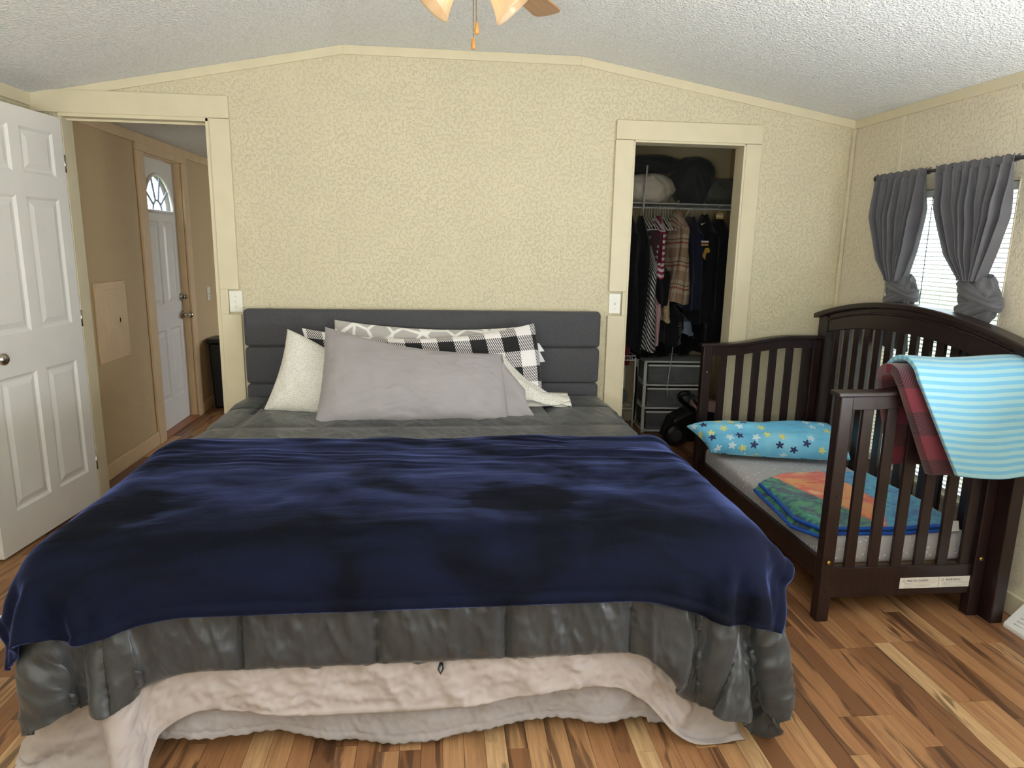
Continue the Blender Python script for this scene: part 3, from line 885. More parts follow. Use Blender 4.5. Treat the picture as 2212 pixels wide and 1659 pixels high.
P[..., 2] -= 0.030*np.exp(-((V.max()-V)/0.05)**2)*smooth01((P[..., 2]-BZ+0.02)/0.05)
Pp, _ = bvh_push(P, COMF_T, 0.004, 0.10)
dl = Pp-P; mag = np.linalg.norm(dl, axis=-1, keepdims=True)
for _i in range(24):
    q_ = np.pad(dl, ((1, 1), (1, 1), (0, 0)), 'edge')
    dl = np.where(mag > 1e-6, 0.5*dl, 0.2*dl)+np.where(mag > 1e-6, 0.5, 0.8)*(q_[:-2, 1:-1]+q_[2:, 1:-1]+q_[1:-1, :-2]+q_[1:-1, 2:])/4
cmask = np.maximum(smooth01((BX0+0.28-U)/0.15), smooth01((U-BX1+0.28)/0.15))*smooth01((BY0+0.40-V)/0.15)
P = P+dl*cmask[..., None]
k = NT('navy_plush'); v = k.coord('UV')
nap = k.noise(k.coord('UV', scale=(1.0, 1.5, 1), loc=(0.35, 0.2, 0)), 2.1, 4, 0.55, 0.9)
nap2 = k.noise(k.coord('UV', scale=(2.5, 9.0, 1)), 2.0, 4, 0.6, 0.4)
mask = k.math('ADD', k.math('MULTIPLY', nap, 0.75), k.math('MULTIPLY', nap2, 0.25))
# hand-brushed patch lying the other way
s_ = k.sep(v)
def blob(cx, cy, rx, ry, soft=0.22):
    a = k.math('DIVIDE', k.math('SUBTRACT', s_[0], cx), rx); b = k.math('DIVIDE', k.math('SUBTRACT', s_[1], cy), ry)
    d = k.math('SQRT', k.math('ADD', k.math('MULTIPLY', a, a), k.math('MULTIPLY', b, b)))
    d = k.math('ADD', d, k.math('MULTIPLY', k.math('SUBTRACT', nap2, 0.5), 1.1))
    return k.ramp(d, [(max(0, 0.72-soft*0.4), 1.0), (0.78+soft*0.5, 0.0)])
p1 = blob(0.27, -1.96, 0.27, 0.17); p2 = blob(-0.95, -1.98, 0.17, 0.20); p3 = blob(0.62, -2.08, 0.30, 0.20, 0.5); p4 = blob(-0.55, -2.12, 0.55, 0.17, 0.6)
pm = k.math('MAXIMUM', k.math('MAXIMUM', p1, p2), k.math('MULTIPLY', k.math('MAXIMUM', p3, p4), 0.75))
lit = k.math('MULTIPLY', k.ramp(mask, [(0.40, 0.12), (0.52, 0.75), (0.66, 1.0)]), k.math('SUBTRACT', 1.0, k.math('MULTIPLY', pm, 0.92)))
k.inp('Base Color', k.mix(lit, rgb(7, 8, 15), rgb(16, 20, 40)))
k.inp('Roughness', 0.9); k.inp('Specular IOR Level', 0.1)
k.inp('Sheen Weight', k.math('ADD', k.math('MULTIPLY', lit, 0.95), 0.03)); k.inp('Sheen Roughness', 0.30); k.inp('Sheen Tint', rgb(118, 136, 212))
k.bump(k.math('ADD', k.math('MULTIPLY', k.noise(v, 260, 2), 0.35), nap2), 0.35, 0.006)
M_THROW = k.m
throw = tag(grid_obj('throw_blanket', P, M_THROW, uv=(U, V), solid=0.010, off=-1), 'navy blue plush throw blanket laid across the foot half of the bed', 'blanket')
throw_P = P
# little white care label on its left edge
li = P.shape[0]//7; e0 = P[li, 1]; e1 = P[li+12, 1]
M_LABEL = simple('white_care_label', rgb(238, 236, 230), 0.7, var=0.02)
lab = MB(); ex = Vector((e0+e1)/2)
lab.hexa([tuple(Vector(e0)+Vector(d_)) for d_ in ((-0.05, -0.006, -0.012), (0.004, -0.012, 0), (0.004, -0.010, 0.002), (-0.05, -0.004, -0.010))] +
         [tuple(Vector(e1)+Vector(d_)) for d_ in ((-0.05, -0.006, -0.012), (0.004, -0.012, 0), (0.004, -0.010, 0.002), (-0.05, -0.004, -0.010))])
lab.build('care_label', M_LABEL, throw)['label'] = 'white care label on the left edge'

# ------------------------------------------------------------------ pillows on the bed
def pillow(name, c, T, mat, n_front, bow=(0.03, 0.03, 0.03, 0.03), nu=90, nv=60, seed=1, wr=0.006, pw=0.42, parent=None, wscale=(6, 6), back=0.8, sag=0.0):
    """c: corners BL, BR, TR, TL in space; bow: how far bottom,right,top,left edges bow inwards; T: half thickness"""
    BL, BR, TR, TL = [np.array(q, float) for q in c]
    u = np.linspace(-1, 1, nu); v = np.linspace(-1, 1, nv); U, V = np.meshgrid(u, v)
    # denser towards the rims
    U = np.sin(U*PI/2); V = np.sin(V*PI/2)
    a = (U+1)/2; b = (V+1)/2
    base = ((1-a)*(1-b))[..., None]*BL+(a*(1-b))[..., None]*BR+(a*b)[..., None]*TR+((1-a)*b)[..., None]*TL
    ex = (BR-BL+TR-TL)/2; ex /= np.linalg.norm(ex); ey = (TL-BL+TR-BR)/2; ey /= np.linalg.norm(ey)
    n = np.array(n_front, float); n -= ex*n.dot(ex); n -= ey*n.dot(ey); n /= np.linalg.norm(n)
    base = base + (bow[0]*(1-U**2)*(1-b))[..., None]*ey - (bow[2]*(1-U**2)*b)[..., None]*ey - (bow[1]*(1-V**2)*a)[..., None]*ex + (bow[3]*(1-V**2)*(1-a))[..., None]*ex
    prof = np.maximum((1-np.abs(U)**2.6)*(1-np.abs(V)**2.6), 0)**pw
    if sag: prof = prof*(1-sag*V)
    wrn = (ridge(U*wscale[0]+V*1.5+seed, V*wscale[1]-U*2, seed*7, 4)-0.55)*wr + (fbm(U*2, V*2, seed+90, 2)-0.5)*T*0.25
    ed = np.minimum(1-np.abs(U), 1-np.abs(V)); wrn = wrn*smooth01(ed*6)
    front = base + n*(T*prof+wrn)[..., None]
    bk = base - n*(T*back*prof)[..., None]
    o1 = MB()
    P = np.concatenate([front, bk[:, ::-1][:, 1:-1]], 1)
    UU = np.concatenate([U, U[:, ::-1][:, 1:-1]], 1); VV = np.concatenate([V, V[:, ::-1][:, 1:-1]], 1)
    def arc(F):
        du = np.concatenate([np.zeros((nv, 1)), np.cumsum(np.linalg.norm(np.diff(F, axis=1), axis=-1), 1)], 1); du -= du[:, nu//2:nu//2+1]
        dv = np.concatenate([np.zeros((1, nu)), np.cumsum(np.linalg.norm(np.diff(F, axis=0), axis=-1), 0)], 0); dv -= dv[nv//2:nv//2+1]
        return du, dv
    du, dv = arc(front)
    UU = np.concatenate([du, du[:, ::-1][:, 1:-1]+0.37], 1); VV = np.concatenate([dv, dv[:, ::-1][:, 1:-1]], 1)
    return grid_obj(name, P, mat, parent, uv=(UU, VV), closed_u=True)

# grey giraffe-pattern plush pillow at the back
k = NT('grey_giraffe_plush'); v = k.coord('UV')
e_ = k.voro(k.coord('UV', scale=(1, 1, 1)), 9.0, 'DISTANCE_TO_EDGE')
k.inp('Base Color', k.mix(k.ramp(e_, [(0.05, 0.0), (0.09, 1.0)]), rgb(236, 233, 228), rgb(176, 172, 168)))
k.inp('Roughness', 0.9); k.inp('Sheen Weight', 0.4); k.bump(k.noise(v, 300, 2), 0.4, 0.004)
tag(pillow('pillow', [(-0.55, -0.30, 0.665), (0.56, -0.27, 0.665), (0.470, -0.165, 1.066), (-0.575, -0.165, 1.098)], 0.055, k.m, (0, -1, 0.2), (0, 0, 0.035, 0), seed=3), 'grey plush pillow with white giraffe netting leaning on the headboard at the back', 'pillow')
# white patterned pillow standing behind on the right, its slip shows at the rim
M_SLIP = fabric('white_slip', rgb(236, 236, 238), 0.85)
# buffalo-check pillow
k = NT('buffalo_check_plush'); v = k.coord('UV'); s_ = k.sep(v)
CK = 0.0875
def stripe(c, off): return k.math('GREATER_THAN', k.math('FRACT', k.math('ADD', k.math('DIVIDE', c, CK*2), off)), 0.5)
cx_, cy_ = stripe(s_[0], 0.13), stripe(s_[1], 0.12)
both = k.math('MULTIPLY', cx_, cy_); one = k.math('SUBTRACT', k.math('ADD', cx_, cy_), k.math('MULTIPLY', both, 2.0))
diag = k.math('GREATER_THAN', k.math('FRACT', k.math('MULTIPLY', k.math('SUBTRACT', s_[0], k.math('MULTIPLY', s_[1], 0.75)), 92.0)), 0.48)
blk = k.math('MAXIMUM', both, k.math('MULTIPLY', one, diag))
k.inp('Base Color', k.mix(blk, rgb(232, 228, 226), rgb(18, 17, 20))); k.inp('Roughness', 0.9); k.inp('Sheen Weight', 0.25); k.bump(k.noise(v, 300, 2), 0.3, 0.003)
tag(pillow('pillow', [(-0.67, -0.42, 0.665), (0.568, -0.37, 0.665), (0.530, -0.235, 1.094), (-0.735, -0.26, 1.062)], 0.075, k.m, (0, -1, 0.25), (0.0, -0.01, 0.075, 0.02), seed=5, wr=0.004, sag=0.15), 'black and white buffalo check pillow propped behind the front grey pillow', 'pillow')
sl = MB()
for (z0, z1, dx_) in ((0.93, 0.99, 0.03), (0.87, 0.945, 0.035)):
    sl.hexa([(0.535, -0.245, z0), (0.565+dx_, -0.235, z0+0.005), (0.565+dx_, -0.228, z0+0.005), (0.535, -0.232, z0),
             (0.525, -0.245, z1), (0.545+dx_*0.6, -0.235, z1-0.01), (0.545+dx_*0.6, -0.228, z1-0.01), (0.525, -0.232, z1)])
sl = sl.build('pillowcase', M_SLIP, None, bevel=0.003); tag(sl, 'white pillowcase edge sticking out at the right side of the check pillow', 'pillowcase')
# white textured pillows: left one leaning, right one with the empty slip end
k = NT('white_dash_print'); v = k.coord('UV')
d_ = k.voro(k.coord('UV', scale=(150, 84, 1)), 1.0, rnd=0.4)
k.inp('Base Color', k.mix(k.ramp(d_, [(0.28, 0.0), (0.42, 1.0)]), rgb(200, 196, 188), rgb(228, 224, 214)))
k.inp('Roughness', 0.85); k.inp('Sheen Weight', 0.1); k.bump(k.noise(k.coord('UV', scale=(8, 5, 1)), 1, 4, 0.6), 0.3, 0.02)
M_DASH = k.m
tag(pillow('pillow', [(-0.895, -0.50, 0.668), (-0.46, -0.60, 0.655), (-0.42, -0.36, 0.845), (-0.800, -0.31, 1.062)], 0.085, M_DASH, (-0.1, -1, 0.35), (0.0, 0, -0.01, 0.025), seed=8, wr=0.010, wscale=(3, 5)), 'white finely dashed pillow leaning at the left of the pillow row', 'pillow')
rp = thing('pillow', 'white finely dashed pillow lying behind the grey pillow, its empty case end trailing right', 'pillow', (0, 0, 0))
pillow('cushion', [(-0.25, -0.60, 0.665), (0.40, -0.60, 0.665), (0.38, -0.42, 0.90), (-0.25, -0.42, 0.93)], 0.075, M_DASH, (0, -1, 0.4), (0, 0, 0, 0), seed=12, parent=rp)
# trailing end: fabric sleeve that collapses onto the bed
nu, nv = 40, 60
a = np.linspace(0, 2*PI, nu, endpoint=False); t = np.linspace(0, 1, nv)
A, T = np.meshgrid(a, t)
h = 0.120*(1-T)**2.0+0.016; dpt = 0.055*(1-T)+0.050
fold = 0.014*np.sin(A*5+T*4)*smooth01(T*3)+0.010*np.sin(A*9-T*6)*T
Px = 0.34+0.36*T + 0.012*np.sin(A*3)*T
Pz = 0.672 + h*(1+np.sin(A)) + fold*np.where(np.sin(A) > -0.6, 1, 0)
Py = -0.43 + dpt*np.cos(A) + 0.07*(h/0.125)*np.sin(A)*0.6 + fold
Pz = np.maximum(Pz, 0.668)
grid_obj('pillowcase_end', np.stack([Px, Py, Pz], -1), M_DASH, rp, uv=(A*0.08, T*0.4), closed_u=True, solid=0.002)
# grey pillow in front
M_GREYP = fabric('warm_grey_cotton', rgb(160, 155, 156), 0.8, 1500, 0.1, 0.1, 0.03, 8, wrinkle=0.22, wscale=(7, 7, 10))
gp = thing('pillow', 'large warm grey pillow at the front of the row, open case end at right', 'pillow', (0, 0, 0))
pillow('cushion', [(-0.600, -0.735, 0.655), (0.345, -0.715, 0.657), (0.325, -0.470, 0.955), (-0.590, -0.395, 1.085)], 0.095, M_GREYP, (0, -1, 0.5), (0.0, 0.0, 0.055, 0.015), seed=15, wr=0.020, wscale=(3, 3), parent=gp, nu=120, nv=80)
nu, nv = 44, 30
a = np.linspace(0, 2*PI, nu, endpoint=False); t = np.linspace(0, 1, nv); A, T = np.meshgrid(a, t)
lz = np.array([0.0, 0.0, 1.0]); axu = np.array([0.345-0.325, -0.690+0.470, 0.655-0.955]); cen0 = np.array([0.335, -0.58, 0.805])
upv = -axu/np.linalg.norm(axu); nrm = np.array([0, -0.81, -0.0])+np.array([0, 0, 0.59])*1.0
nrm = np.cross([1, 0, 0], upv); nrm = nrm/np.linalg.norm(nrm); nrm = nrm if nrm[1] < 0 else -nrm
hh = 0.190*(1-0.22*T); dd = 0.020+0.050*np.sin(T*PI*0.6)
sk = np.sin(A); cs = np.cos(A)
fold = 0.012*np.sin(A*4+T*3)*T+0.006*np.sin(A*11+T*5)*T
Pc = cen0+np.stack([0.16*T*(1-0.45*(sk+1)/2)+0.012*np.sin(sk*5)*T-0.02, np.zeros_like(T), -0.075*T*(1+0.2*sk)], -1)
Pq = Pc + upv*(hh*sk)[..., None] + nrm*((dd*cs)+fold)[..., None]
Pq[..., 2] = np.maximum(Pq[..., 2], 0.662)
grid_obj('pillowcase_end', Pq, M_GREYP, gp, uv=(A*0.08, T*0.1), closed_u=True, solid=0.002)

# ------------------------------------------------------------------ toddler bed
def mat_wood_dark():
    k = NT('espresso_wood'); v = k.coord('Object', scale=(1, 1, 1))
    g = k.noise(k.coord('Object', scale=(40, 40, 6)), 1.0, 4, 0.6, 0.5)
    k.inp('Base Color', k.ramp(g, [(0.3, rgb(26, 16, 16)), (0.7, rgb(44, 28, 27))]))
    k.inp('Roughness', 0.33); k.inp('Specular IOR Level', 0.5); k.bump(g, 0.08, 0.002)
    return k.m
M_ESP = mat_wood_dark()
M_BRASS = simple('brass', rgb(206, 176, 96), 0.3, metal=1.0, var=0.03)
tb = thing('toddler_bed', 'dark espresso convertible toddler bed with arched slatted back along the window wall', 'bed', (0, 0, 0))
def end_panel(yc, z0):
    """slatted end with an S-curved top rail"""
    def zt(x): return z0 + 0.048*float(smooth01((x-1.70)/0.42))
    y0, y1 = yc-0.018, yc+0.018
    xs_ = [1.548+i*(2.300-1.548)/26 for i in range(27)]
    cap = [(x, zt(x)-0.020) for x in xs_]+[(x, zt(x)) for x in reversed(xs_)]
    MB().prism(cap, 'y', yc-0.033, yc+0.033).build('top_cap', M_ESP, tb, bevel=0.005)
    xs2 = [1.615+i*(2.255-1.615)/20 for i in range(21)]
    body = [(x, zt(x)-0.075) for x in xs2]+[(x, zt(x)-0.020) for x in reversed(xs2)]
    MB().prism(body, 'y', y0+0.004, y1-0.004).build('top_rail', M_ESP, tb, bevel=0.002)
    MB().box(1.562, 1.617, yc-0.028, yc+0.022, 0.0, z0-0.018).build('post', M_ESP, tb, bevel=0.005)
    MB().box(2.245, 2.294, yc-0.028, yc+0.022, 0.0, z0+0.024).build('post', M_ESP, tb, bevel=0.004)
    MB().box(1.617, 2.245, y0+0.006, y1-0.006, 0.098, 0.232).build('lower_rail', M_ESP, tb, bevel=0.003)
    sl_ = None
    for i in range(6):
        x = 1.697+i*0.1035
        MB().box(x-0.0225, x+0.0225, yc-0.008, yc+0.008, 0.22, zt(x)-0.06).build('slat', M_ESP, tb, bevel=0.002)
end_panel(-1.545, 0.982); end_panel(-0.128, 0.972)
# arched back along the wall
HBX0, HBX1 = 2.297, 2.352
def za(y): return 1.272-0.116*((y+0.868)/0.780)**2
def zbm(y): return 1.126-0.064*((y+0.855)/0.62)**2
ys = [-1.665+i*(1.595)/40 for i in range(41)]
cap = [(y, za(y)-0.030) for y in ys]+[(y, za(y)) for y in reversed(ys)]
MB().prism(cap, 'x', 2.272, 2.352).build('arch_cap', M_ESP, tb, bevel=0.007, seg=3)
ys2 = [-1.530+i*(1.345)/36 for i in range(37)]
pan = [(y, zbm(y)) for y in ys2]+[(y, za(y)-0.030) for y in reversed(ys2)]
MB().prism(pan, 'x', HBX0+0.008, HBX1-0.006).build('arch_panel', M_ESP, tb, bevel=0.003)
# a raised bead under the cap
MB().tube([(HBX0+0.006, y, za(y)-0.060) for y in ys2], 0.006, 6).build('bead', M_ESP, tb, smooth=True)
for y0, y1 in ((-1.640, -1.530), (-0.185, -0.095)):
    MB().box(HBX0, HBX1, y0, y1, 0.0, za((y0+y1)/2)-0.028).build('stile', M_ESP, tb, bevel=0.004)
MB().box(HBX0+0.008, HBX1-0.008, -1.530, -0.185, 0.10, 0.30).build('back_rail', M_ESP, tb, bevel=0.003)
for i in range(14):
    y = -0.272-i*0.0925
    MB().box(HBX0+0.018, HBX1-0.018, y-0.025, y+0.025, 0.29, zbm(y)+0.01).build('slat', M_ESP, tb, bevel=0.002)
MB().box(1.578, 1.602, -1.525, -0.150, 0.165, 0.258).build('side_rail', M_ESP, tb, bevel=0.003)
M_BOARD = simple('raw_board', rgb(150, 120, 92), 0.7, var=0.06)
MB().box(1.604, 2.290, -1.520, -0.152, 0.198, 0.212).build('mattress_support', M_BOARD, tb)
for x, z in ((1.590, 0.266), (2.270, 0.262)):
    MB().lathe([(0.009, 0), (0.009, 0.003), (0.004, 0.0045), (0, 0.0045)], 14, Matrix.Translation((x, -1.573, z)) @ Matrix.Rotation(PI/2, 4, 'X')).build('bolt', M_BRASS, tb, smooth=True)
for z in (0.135, 0.42, 0.55):
    MB().lathe([(0.005, 0), (0.005, 0.0006), (0, 0.0008)], 12, Matrix.Translation((1.590, -1.573, z)) @ Matrix.Rotation(PI/2, 4, 'X')).build('bolt_hole', M_DARK, tb)
for z in (0.80, 0.42):
    MB().lathe([(0.005, 0), (0.005, 0.002), (0, 0.003)], 12, Matrix.Translation((1.590, -0.156, z)) @ Matrix.Rotation(PI/2, 4, 'X')).build('bolt', M_NICKEL, tb)
# warning labels on the lower rail of the near end
M_PAPER = simple('label_paper', rgb(226, 222, 216), 0.6, var=0.02)
M_INK = simple('label_ink', rgb(40, 40, 42), 0.7)
M_INK2 = simple('label_fine_print', rgb(150, 150, 150), 0.7)
YL = -1.5582
for (x0, x1, txt, l_) in ((1.928, 2.103, 'MISE EN GARDE !', 'white French warning label'), (2.105, 2.280, 'WARNING !', 'white English warning label')):
    lb = MB().box(x0, x1, YL, YL+0.002, 0.130, 0.178).build('warning_label', M_PAPER, tb); lb['label'] = l_
    cu = bpy.data.curves.new('lettering', 'FONT'); cu.body = txt; cu.size = 0.0135; cu.extrude = 0.0002
    to = bpy.data.objects.new('lettering', cu); link(to, lb); cu.materials.append(M_INK)
    to.location = (x0+0.030, YL-0.0004, 0.1600); to.rotation_euler = (PI/2, 0, 0)
    bpy.context.view_layer.update()
    me_ = bpy.data.meshes.new_from_object(to.evaluated_get(bpy.context.evaluated_depsgraph_get()))
    lo = bpy.data.objects.new('lettering', me_); link(lo, lb); lo.location = to.location; lo.rotation_euler = to.rotation_euler
    bpy.data.objects.remove(to); lo.name = 'lettering'
    tr = MB()
    tx, tz = x0+0.017, 0.1588
    T3 = [(tx-0.007, tz), (tx+0.007, tz), (tx, tz+0.0125)]
    for a_, b_ in ((0, 1), (1, 2), (2, 0)):
        tr.tube([(T3[a_][0], YL-0.0003, T3[a_][1]), (T3[b_][0], YL-0.0003, T3[b_][1])], 0.0006, 4)
    tr.tube([(tx, YL-0.0003, tz+0.003), (tx, YL-0.0003, tz+0.0085)], 0.0006, 4)
    tr.build('warning_triangle', M_INK2, lb)
    fp = MB()
    for q in range(4):
        z = 0.1535-q*0.0058
        fp.box(x0+0.020, x1-0.012-0.02*(q == 3)-(0.02 if 'GARDE' in txt and q else 0), YL-0.0003, YL, z-0.0009, z)
    fp.build('fine_print', M_INK2, lb)

# crib mattress with its speckled fitted sheet
k = NT('speckled_fitted_sheet'); v = k.coord('Object')
sp = k.voro(k.coord('Object', scale=(1, 1, 1)), 42)
k.inp('Base Color', k.mix(k.ramp(sp, [(0.16, 1.0), (0.22, 0.0)]), rgb(182, 178, 178), rgb(232, 230, 230)))
k.inp('Roughness', 0.85); k.inp('Sheen Weight', 0.1)
k.bump(k.noise(k.coord('Object', scale=(30, 9, 5)), 1.0, 4, 0.6, 0.5), 0.5, 0.01)
MX0, MX1, MY0, MY1, MZ0, MZ1 = 1.606, 2.283, -1.500, -0.170, 0.213, 0.343
mm = MB().box(MX0, MX1, MY0, MY1, MZ0, MZ1)
cm_ = mm.build('crib_mattress', k.m, None, smooth=True, bevel=0.035, seg=6)
tag(cm_, 'small mattress in grey speckled fitted sheet inside the dark toddler bed', 'mattress')

# star pillow
k = NT('star_print_blue'); v = k.coord('UV')
bgn = k.noise(v, 4, 3)
bg = k.ramp(bgn, [(0.3, rgb(88, 178, 226)), (0.55, rgb(122, 204, 238)), (0.75, rgb(158, 222, 244))])
def stars(sc, off, R, thr):
    uvv = k.coord('UV', scale=(sc, sc, 0), loc=off)
    vo = k.n('ShaderNodeTexVoronoi'); vo.voronoi_dimensions = '2D'; k.l(uvv, vo.inputs['Vector']); vo.inputs['Scale'].default_value = 1.0; vo.inputs['Randomness'].default_value = 0.6
    sub = k.n('ShaderNodeVectorMath'); sub.operation = 'SUBTRACT'; k.l(uvv, sub.inputs[0]); k.l(vo.outputs['Position'], sub.inputs[1])
    q = k.sep(sub.outputs[0]); r = k.math('SQRT', k.math('ADD', k.math('MULTIPLY', q[0], q[0]), k.math('MULTIPLY', q[1], q[1])))
    th = k.math('ARCTAN2', q[1], q[0])
    cs_ = k.sep(vo.outputs['Color'])
    sh = k.math('MULTIPLY', k.math('ADD', 1.0, k.math('MULTIPLY', k.math('COSINE', k.math('ADD', k.math('MULTIPLY', th, 5.0), k.math('MULTIPLY', cs_[1], 6.28))), 0.36)), R)
    on = k.math('LESS_THAN', r, sh)
    on = k.math('MULTIPLY', on, k.math('LESS_THAN', cs_[2], thr))
    colr = k.ramp(cs_[0], [(0.0, rgb(40, 44, 100)), (0.34, rgb(226, 222, 140)), (0.62, rgb(214, 236, 246))], 'CONSTANT')
    return on, colr
on, colr = stars(14.0, (0.3, 0.1, 0), 0.24, 0.62)
k.inp('Base Color', k.mix(on, bg, colr)); k.inp('Roughness', 0.6); k.inp('Sheen Weight', 0.1)
k.bump(k.noise(k.coord('UV', scale=(6, 4, 1)), 1, 4, 0.6), 0.2, 0.02)
tag(pillow('pillow', [(1.540, -0.420, 0.385), (2.275, -0.600, 0.385), (2.285, -0.330, 0.515), (1.462, -0.225, 0.485)], 0.100, k.m, (0.0, -0.50, 0.86), (-0.005, -0.01, 0.02, 0.02), seed=22, wr=0.006, back=0.35, pw=0.36),
    'light blue star-print pillow on the toddler bed against its far end', 'pillow')

# folded jungle-coloured blanket on the crib mattress
k = NT('colourful_plush'); v = k.coord('Object'); s_ = k.sep(v)
n1 = k.noise(v, 5, 4, 0.6, 0.8); n2 = k.noise(v, 17, 4, 0.6, 1.0)
green = k.ramp(n2, [(0.25, rgb(10, 30, 56)), (0.42, rgb(14, 54, 84)), (0.50, rgb(20, 104, 110)), (0.58, rgb(60, 150, 80)), (0.64, rgb(40, 130, 130)), (0.75, rgb(100, 200, 196))])
orange = k.ramp(n1, [(0.3, rgb(228, 170, 70)), (0.42, rgb(238, 150, 80)), (0.50, rgb(228, 74, 52)), (0.58, rgb(236, 120, 84)), (0.68, rgb(238, 196, 130))])
blue = k.ramp(n2, [(0.3, rgb(20, 80, 160)), (0.46, rgb(30, 140, 200)), (0.60, rgb(60, 180, 206)), (0.72, rgb(90, 176, 120))])
pos = k.math('ADD', k.math('ADD', s_[0], k.math('MULTIPLY', s_[1], 0.30)), k.math('MULTIPLY', k.math('SUBTRACT', n1, 0.5), 0.12))
c = k.mix(k.ramp(k.math('SUBTRACT', pos, 1.0), [(0.43, 0.0), (0.455, 1.0)]), green, orange)
c = k.mix(k.ramp(k.math('ADD', k.math('SUBTRACT', pos, 1.0), k.math('MULTIPLY', s_[1], -0.25)), [(0.98, 0.0), (0.99, 1.0)]), c, blue)
b2 = k.math('ADD', k.math('MULTIPLY', s_[0], 1.0), k.math('MULTIPLY', s_[1], -0.55))
c = k.mix(k.ramp(k.math('SUBTRACT', b2, 2.0), [(0.70, 0.0), (0.72, 1.0)]), c, blue)
k.inp('Base Color', c); k.inp('Roughness', 0.85); k.inp('Sheen Weight', 0.35); k.bump(k.noise(v, 220, 2), 0.3, 0.004)
M_JUN = k.m
M_BIND = simple('blue_binding', rgb(24, 84, 186), 0.5, var=0.05)
jb = thing('folded_blanket', 'folded plush blanket in jungle greens and orange with blue binding on the crib mattress', 'blanket', (0, 0, 0))
def coons(L_, R_, B_, T_, nu, nv):
    def samp(pts, n):
        pts = np.array(pts, float); d = np.concatenate([[0], np.cumsum(np.linalg.norm(np.diff(pts, axis=0), axis=1))]); t = np.linspace(0, d[-1], n)
        return np.stack([np.interp(t, d, pts[:, i]) for i in range(2)], -1)
    l, r, b, t = samp(L_, nv), samp(R_, nv), samp(B_, nu), samp(T_, nu)
    u = np.linspace(0, 1, nu)[None, :, None]; v_ = np.linspace(0, 1, nv)[:, None, None]
    return (1-u)*l[:, None]+u*r[:, None]+(1-v_)*b[None]+v_*t[None]-((1-u)*(1-v_)*b[0]+u*(1-v_)*b[-1]+(1-u)*v_*t[0]+u*v_*t[-1])
A_, B_, C_, D_, E_, F_, G_ = (1.592, -0.880), (1.80, -0.762), (2.06, -0.730), (2.255, -0.770), (2.262, -1.20), (2.225, -1.470), (1.630, -1.478)
def over_edge(x, y, z, lift):
    """let cloth left of the mattress edge follow its rounded side"""
    ex = np.maximum(MX0+0.030-x, 0)
    return np.where(ex > 0, np.maximum(z-ex*ex*9-0.1*ex, 0.27), z)
for i, (sh, dz) in enumerate(((0.0, 0.008), (0.012, 0.030))):
    q = coons([(G_[0]-0.03+sh, G_[1]), (1.570+sh, -1.30), (A_[0]+sh*1.6, A_[1]-sh)], [F_, E_, (D_[0]-sh, D_[1]-sh)], [(G_[0]-0.03+sh, G_[1]), (1.95, -1.487), F_], [(A_[0]+sh*1.6, A_[1]-sh), (B_[0], B_[1]-sh), (C_[0], C_[1]-sh), (D_[0]-sh, D_[1]-sh)], 70, 60)
    X, Y = q[..., 0], q[..., 1]
    z = MZ1+dz+(fbm(X*7, Y*7, 71, 3)-0.4)*0.018*(0.4+0.3*i)+0.004
    z = over_edge(X, Y, z, 0)
    Pz = np.stack([X, Y, z], -1)
    o = grid_obj('blanket_layer', Pz, M_JUN, jb, uv=(X, Y), solid=0.011, off=-1)
    rim = list(Pz[:, 0][::-1])+list(Pz[0, :])
    rim = [tuple(np.array(p_)+np.array([0, 0, -0.005])) for p_ in rim]
    MB().tube(rim, 0.0085, 8).build('binding', M_BIND, jb, smooth=True)
lt = MB().hexa([(2.180, -1.492, 0.352), (2.222, -1.490, 0.352), (2.222, -1.487, 0.352), (2.180, -1.489, 0.352), (2.176, -1.478, 0.394), (2.224, -1.476, 0.392), (2.224, -1.473, 0.392), (2.176, -1.475, 0.394)])
lt.build('care_label', M_LABEL, jb)['label'] = 'white care label at the near edge'

# blankets hung over the near end panel
def draped(name, mat, r, zc, yc, zin, zout, xl, xr, th, amp, seed, parent=None, flare=0.03):
    """xl(t), xr(t): left and right edge as functions of height along the path"""
    n1, n2, n3 = 26, 22, 30
    path = [(yc+r, z) for z in np.linspace(zin, zc, n1)] + [(yc+r*math.cos(a), zc+r*math.sin(a)) for a in np.linspace(0, PI, n2+2)[1:-1]] + \
           [(yc-r-flare*((zc-z)/(zc-zout)), z) for z in np.linspace(zc, zout, n3)]
    path = np.array(path); n = len(path); nu = 56
    L = np.concatenate([[0], np.cumsum(np.linalg.norm(np.diff(path, axis=0), axis=1))])
    u = np.linspace(0, 1, nu); P = np.zeros((n, nu, 3)); U = np.zeros((n, nu)); Vv = np.repeat(L[:, None], nu, 1)
    for j in range(n):
        ins = path[j, 0] > yc
        a, b = xl(path[j, 1], ins), xr(path[j, 1], ins)
        P[j, :, 0] = a+(b-a)*u; U[j] = (b-a)*u
        hang = max(0, min(1, (zc-path[j, 1])/0.15))
        w = amp*(0.25+0.75*hang)*(np.sin(u*9+seed+path[j, 1]*3)*0.6+np.sin(u*17+seed*2)*0.3)
        P[j, :, 1] = path[j, 0] + (w if ins else -w)
        P[j, :, 2] = path[j, 1] + 0.006*np.sin(u*6+seed)*(1-hang) + 0.008*np.sin(u*5+seed)*hang
    o = grid_obj(name, P, mat, parent, uv=(U, Vv), solid=th, off=0)
    b_ = o.modifiers.new('round', 'BEVEL'); b_.width = th*0.45; b_.segments = 3; b_.limit_method = 'ANGLE'; b_.angle_limit = 1.0
    return o
k = NT('red_buffalo_plush'); v = k.coord('UV'); s_ = k.sep(v); CK2 = 0.095
